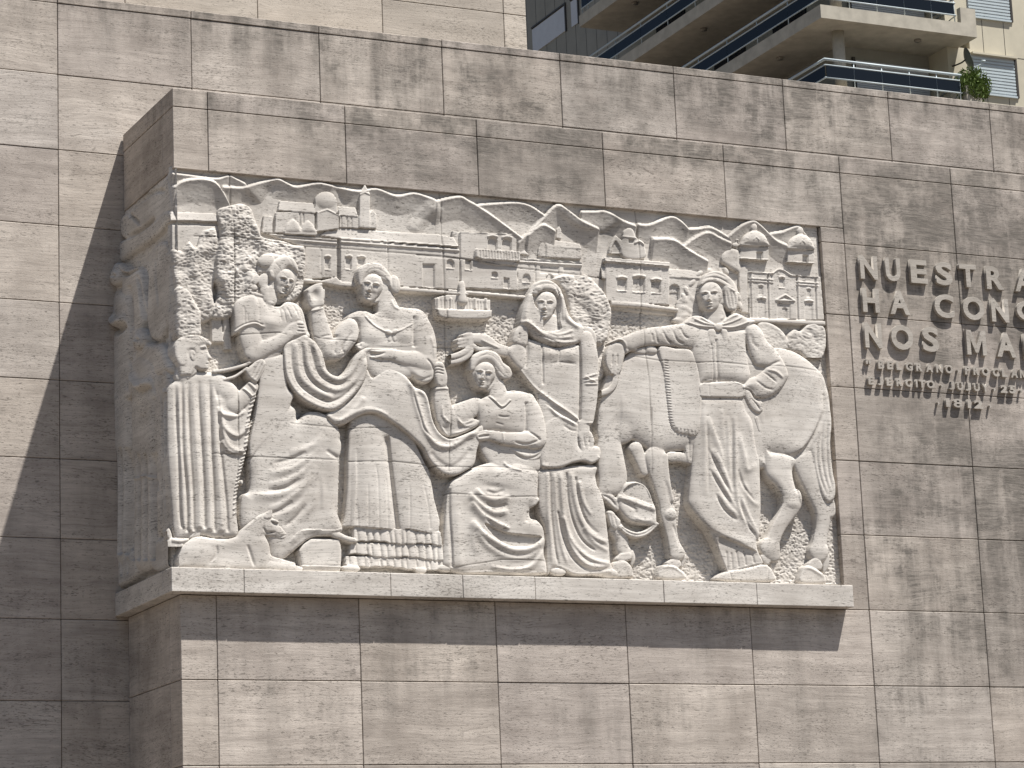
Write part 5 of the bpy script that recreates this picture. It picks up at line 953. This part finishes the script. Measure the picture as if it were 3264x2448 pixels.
def textrow(spec, y_t, y_b, xr, depth):
    zt = wx(xr, y_t)[2]; zb = wx(xr, y_b)[2]; ym = (y_t+y_b)/2
    for ch, a, b2 in spec:
        z0, z1 = zb, zt
        if ch == ',': z0, z1 = zb+(zt-zb)*.12, zb+(zt-zb)*.55
        if ch == '"': z0, z1 = zb+(zt-zb)*.45, zt
        letter(ch, wx(a, ym)[0], wx(b2, ym)[0], z1, z0, depth)
textrow([('N', 450, 590), ('U', 655, 775), ('E', 858, 992), ('S', 1062, 1195), ('T', 1255, 1390), ('R', 1470, 1610), ('A', 1700, 1850), ('V', 2000, 2140)], 162, 352, 455, .032)
textrow([('H', 470, 605), ('A', 690, 850), ('C', 1052, 1210), ('O', 1282, 1455), ('N', 1512, 1650), ('Q', 1718, 1900)], 428, 622, 470, .032)
textrow([('N', 488, 625), ('O', 702, 880), ('S', 955, 1088), ('M', 1312, 1470), ('A', 1555, 1710), ('N', 1775, 1910)], 708, 912, 490, .032)
textrow([('"', 498, 540)] + [(c, a, a+w) for c, a, w in zip('BELGRANO', (598, 670, 745, 822, 905, 985, 1068, 1142), (48, 48, 44, 56, 52, 56, 52, 60))] + [(',', 1238, 1254)] + [(c, a, a+w) for c, a, w in zip('PROCLAMA', (1300, 1368, 1438, 1525, 1600, 1672, 1745, 1830), (48, 50, 60, 54, 44, 56, 62, 56))], 1016, 1086, 600, .03)
textrow([(c, a, a+w) for c, a, w in zip('EJERCITO', (518, 595, 665, 745, 818, 902, 928, 992), (46, 44, 48, 52, 56, 14, 52, 64))] + [(',', 1105, 1121)] + [(c, a, a+w) for c, a, w in zip('JUJUY', (1172, 1238, 1305, 1372, 1438), (44, 48, 44, 48, 54))] + [(',', 1530, 1546)] + [(c, a, a+w) for c, a, w in zip('25', (1590, 1662), (52, 50))] + [(',', 1745, 1761)], 1148, 1214, 520, .03)
textrow([(',', 1080, 1096), ('1', 1150, 1180), ('8', 1212, 1282), ('1', 1325, 1352), ('2', 1378, 1450), (',', 1500, 1516)], 1325, 1396, 1150, .03)
# ------------------------------------------------------------------ apartment block behind
X0, YF, HF, SB = 43.95, 60.0, 2.93, 26.22         # balcony corner, its front line, storey height, underside of one slab
XW, YW, YE = X0+2.2, YF+2.4, 78.4
ap = empty('apartment_building', 'beige concrete apartment block with wrap-around balconies behind the monument', 'building', (X0, YF, GZ))
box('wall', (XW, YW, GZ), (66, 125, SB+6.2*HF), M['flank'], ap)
XR0 = 51.8                                           # the block's right wing comes forward to this wall
def panelseam(a, b): box('panel_seam', a, b, M['frame'], ap)
def rails(pts, zb):
    """top rail, middle rail and bottom rail round a balcony"""
    for dz, r in ((1.37, .05), (1.16, .03), (0.70, .03)):
        rod('rail', [(x, y, zb+dz) for x, y in pts], r, M['rail'], ap, 6)
for n in (-1, 0, 1, 2):
    zb = SB+HF*n
    # slab with its upturned edge
    V = [(X0, YF), (50.5, YF), (50.5, YW), (XW, YW), (XW, YE), (X0, YE)]
    o = len(V); vv = [(x-X0, y-YF, zb-GZ) for x, y in V]+[(x-X0, y-YF, zb+.49-GZ) for x, y in V]
    fc = [tuple(range(o)), tuple(range(2*o-1, o-1, -1))]+[(k, k+o, (k+1) % o+o, (k+1) % o) for k in range(o)]
    s = obj('balcony_slab', mesh('balcony_slab', vv, fc, M['concrete']), ap)
    import bmesh
    bm = bmesh.new(); bm.from_mesh(s.data); bmesh.ops.recalc_face_normals(bm, faces=bm.faces); bm.to_mesh(s.data); bm.free()
    rx = 49.7
    rails([(rx+.35, YW-.3), (rx, YF+.08), (X0+.08, YF+.08), (X0+.08, YE-.1)], zb+.07)
    # smoked glass between the rails, bay by bay
    k = 0; x = X0+.12
    while x < rx-.1:
        x2 = min(x+1.15, rx-.05); box('glass_panel', (x, YF+.07, zb+.80), (x2-.02, YF+.09, zb+1.20), M['glass'], ap)
        rod('baluster', [(x2, YF+.10, zb+.49), (x2, YF+.10, zb+1.42)], .022, M['rail'], ap, 6); x = x2
    y = YF+.12
    while y < YE-.2:
        y2 = min(y+2.2, YE-.12); box('glass_panel', (X0+.07, y, zb+.80), (X0+.09, y2-.02, zb+1.20), M['glass'], ap)
        rod('baluster', [(X0+.10, y2, zb+.49), (X0+.10, y2, zb+1.42)], .022, M['rail'], ap, 6); y = y2
    # upturned end wall, round column, ceiling lamps, shutters
    box('end_wall', (rx+.15, YF+.002, zb+.488), (50.498, YF+.22, zb+1.07), M['concrete'], ap)
    rod('column', [(X0+1.35, YF+1.1, zb+.48), (X0+1.35, YF+1.1, zb+HF)], .22, M['concrete'], ap, 20)
    box('corner_wall', (50.0, YF+1.2, zb+.485), (51.0, YW+.01, zb+HF+.02), M['panel'], ap)
    for lx_, ly_ in ((X0+4.6, YF+.9), (X0+.8, YF+4.2), (X0+.8, YF+9.6), (X0+.8, YF+15.)):
        lp = rod('ceiling_lamp', [(lx_, ly_, zb+.01), (lx_, ly_, zb-.05), (lx_, ly_, zb-.09)], .13, M['lamp'], ap, 14)
    zf = zb+.49
    sh = box('shutter', (XW+.6, YW-.06, zf+.05), (49.9, YW-.02, zf+1.95), M['shutter'], ap)
    for q in range(24): box('shutter_slat', (XW+.62, YW-.085, zf+.08+q*.078), (49.88, YW-.0605, zf+.08+q*.078+.06), M['shutter'], sh)
    box('shutter_frame', (XW+.5, YW-.10, zf+.03), (XW+.6, YW-.01, zf+2.05), M['frame'], ap)
    # shaded doors along the flank
    for yy in (YW+2.0, YW+6.5, YW+11.0): box('flank_door', (XW-.05, yy, zf), (XW-.001, yy+2.4, zf+2.05), M['glass'], ap)
# right wing, sunlit, with roller shutters
YR = YF+1.2
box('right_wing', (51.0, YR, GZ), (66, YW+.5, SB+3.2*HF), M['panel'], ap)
for n in (-1, 0, 1, 2):
    zb = SB+HF*n
    z0, z1 = zb-1.62+HF*0+.0, zb-.30
    z0 = hitY((3243, 310), YR)[2]+HF*(n); z1 = z0+1.42
    x0, x1 = hitY((3060, 250), YR)[0], hitY((3240, 310), YR)[0]
    x0 = max(x0, 51.02)
    sh = box('roller_shutter', (x0, YR-.02, z0), (x1, YR-.002, z1), M['shutter'], ap)
    box('added_shade_hood', (x0-.05, YR-.2, z1+.002), (x1+.05, YR-.0005, z1+.07), M['panel'], ap)  # added ledge, casts the shade a recessed opening would have
    for q in range(11): box('shutter_slat', (x0+.02, YR-.06, z0+.05+q*.122), (x1-.02, YR-.0205, z0+.05+q*.122+.075), M['rail'], sh)
    box('shutter_frame', (x1+.002, YR-.06, z0-.05), (x1+.10, YR-.002, z1+.08), M['frame'], ap)
    box('shutter_sill', (x0, YR-.09, z0-.07), (x1, YR-.003, z0-.004), M['rail'], ap)
    for xx in (51.6, 52.55, 53.5, 54.45): panelseam((xx, YR-.006, z1+.1), (xx+.02, YR-.001, z0+HF-.09))
    panelseam((51.02, YR-.006, z1+.08), (60, YR-.001, z1+.10))
# flank wall beyond the balconies: panel seams and roller shutters
def fl(a, b): return hitX((1660+a/2.765, b/2.765), XW)
for n in (-1, 0, 1):
    dz = HF*n
    for (a, b), (c, d) in (((105, 265), (400, 270)), ((445, 20), (512, 200))):
        p = fl(a, b); q = fl(c, d)
        sh = box('flank_shutter', (XW-.04, q[1], q[2]+dz), (XW-.002, p[1], p[2]+dz), M['shutter'], ap)
        box('shutter_frame', (XW-.06, q[1]-.10, q[2]-.05+dz), (XW-.0015, q[1]-.004, p[2]+.05+dz), M['frame'], ap)
        box('shutter_frame', (XW-.06, q[1]-.10, p[2]+.055+dz), (XW-.0015, p[1]+.05, p[2]+.13+dz), M['frame'], ap)
for k in range(34):
    yy = YE+.8+k*.95; panelseam((XW-.006, yy, SB-4), (XW-.001, yy+.025, SB+6*HF))
ds = empty('satellite_dish', 'dark satellite dish on an arm beside the balcony corner wall', 'dish', tuple(hitY((3078, 190), YR-.5)))
def dish():
    V = []; F = []; n = 20; m = 6; R = .42; ax = Vector((.86, -.40, .32)).normalized(); a = ax.cross(Vector((0, 0, 1))).normalized(); b = ax.cross(a)
    for side in (0, .02):
        for i in range(m+1):
            r = R*i/m; dpt = .32*(r*r)/R
            for j in range(n):
                t = 2*math.pi*j/n; V.append(Vector((0, 0, 0))+a*(r*math.cos(t))+b*(r*math.sin(t))+ax*(dpt-side))
    for s in (0, 1):
        o = s*(m+1)*n
        for i in range(m):
            for j in range(n):
                f = (o+i*n+j, o+i*n+(j+1) % n, o+(i+1)*n+(j+1) % n, o+(i+1)*n+j); F.append(f if s else f[::-1])
    for j in range(n): F.append((m*n+j, m*n+(j+1) % n, (2*m+1)*n+(j+1) % n, (2*m+1)*n+j))
    obj('reflector', mesh('reflector', V, F, M['dish'], True), ds)
dish()
rod('feed_arm', [np.array(ds.location)+q for q in ((.05, 0, -.38), (.45, -.15, -.22), (.62, -.22, -.12))], .02, M['rail'], ds, 6); rod('feed_horn', [np.array(ds.location)+q for q in ((.55, -.2, -.06), (.68, -.24, -.06))], .04, M['rail'], ds, 8)
rod('wall_bracket', [np.array(ds.location)+q for q in ((0, 0, 0), (-.12, .1, -.1), (-.2, .35, -.12), (-.3, .72, -.1))], .03, M['frame'], ds, 6)
pc = hitY((3090, 270), YF+.35)
pt = empty('potted_plant', 'bushy green plant in a grey pot at the end of the balcony', 'plant', (pc[0]-.1, YF+.35, SB-HF+.49))
zb0 = SB-HF+.49
rod('pot', [(pc[0]-.15, YF+.35, zb0), (pc[0]-.15, YF+.35, zb0+.5)], .2, M['pot'], pt, 16)
V = []; F = []; r = random.Random(5)
for k in range(4200):
    c = Vector((r.gauss(0, .31), r.gauss(0, .2), r.gauss(-.1, .3)))
    if c.length > .68: continue
    q = Vector((pc[0]+.02, YF+.22, pc[2]-.05))+c+Vector((0.1*(c.z < 0)*r.random(), 0, 0)); t = Vector((r.gauss(0, 1), r.gauss(0, 1), r.gauss(.3, 1))).normalized(); u = t.cross(Vector((r.random(), r.random(), .2))).normalized(); s = r.uniform(.05, .11); i = len(V)
    for e in (q-u*s*.28, q+t*s, q+u*s*.28, q-t*s): V.append(e-Vector(pt.location))
    F.append((i, i+1, i+2, i+3))
obj('foliage', mesh('foliage', V, F, M['leaf']), pt)
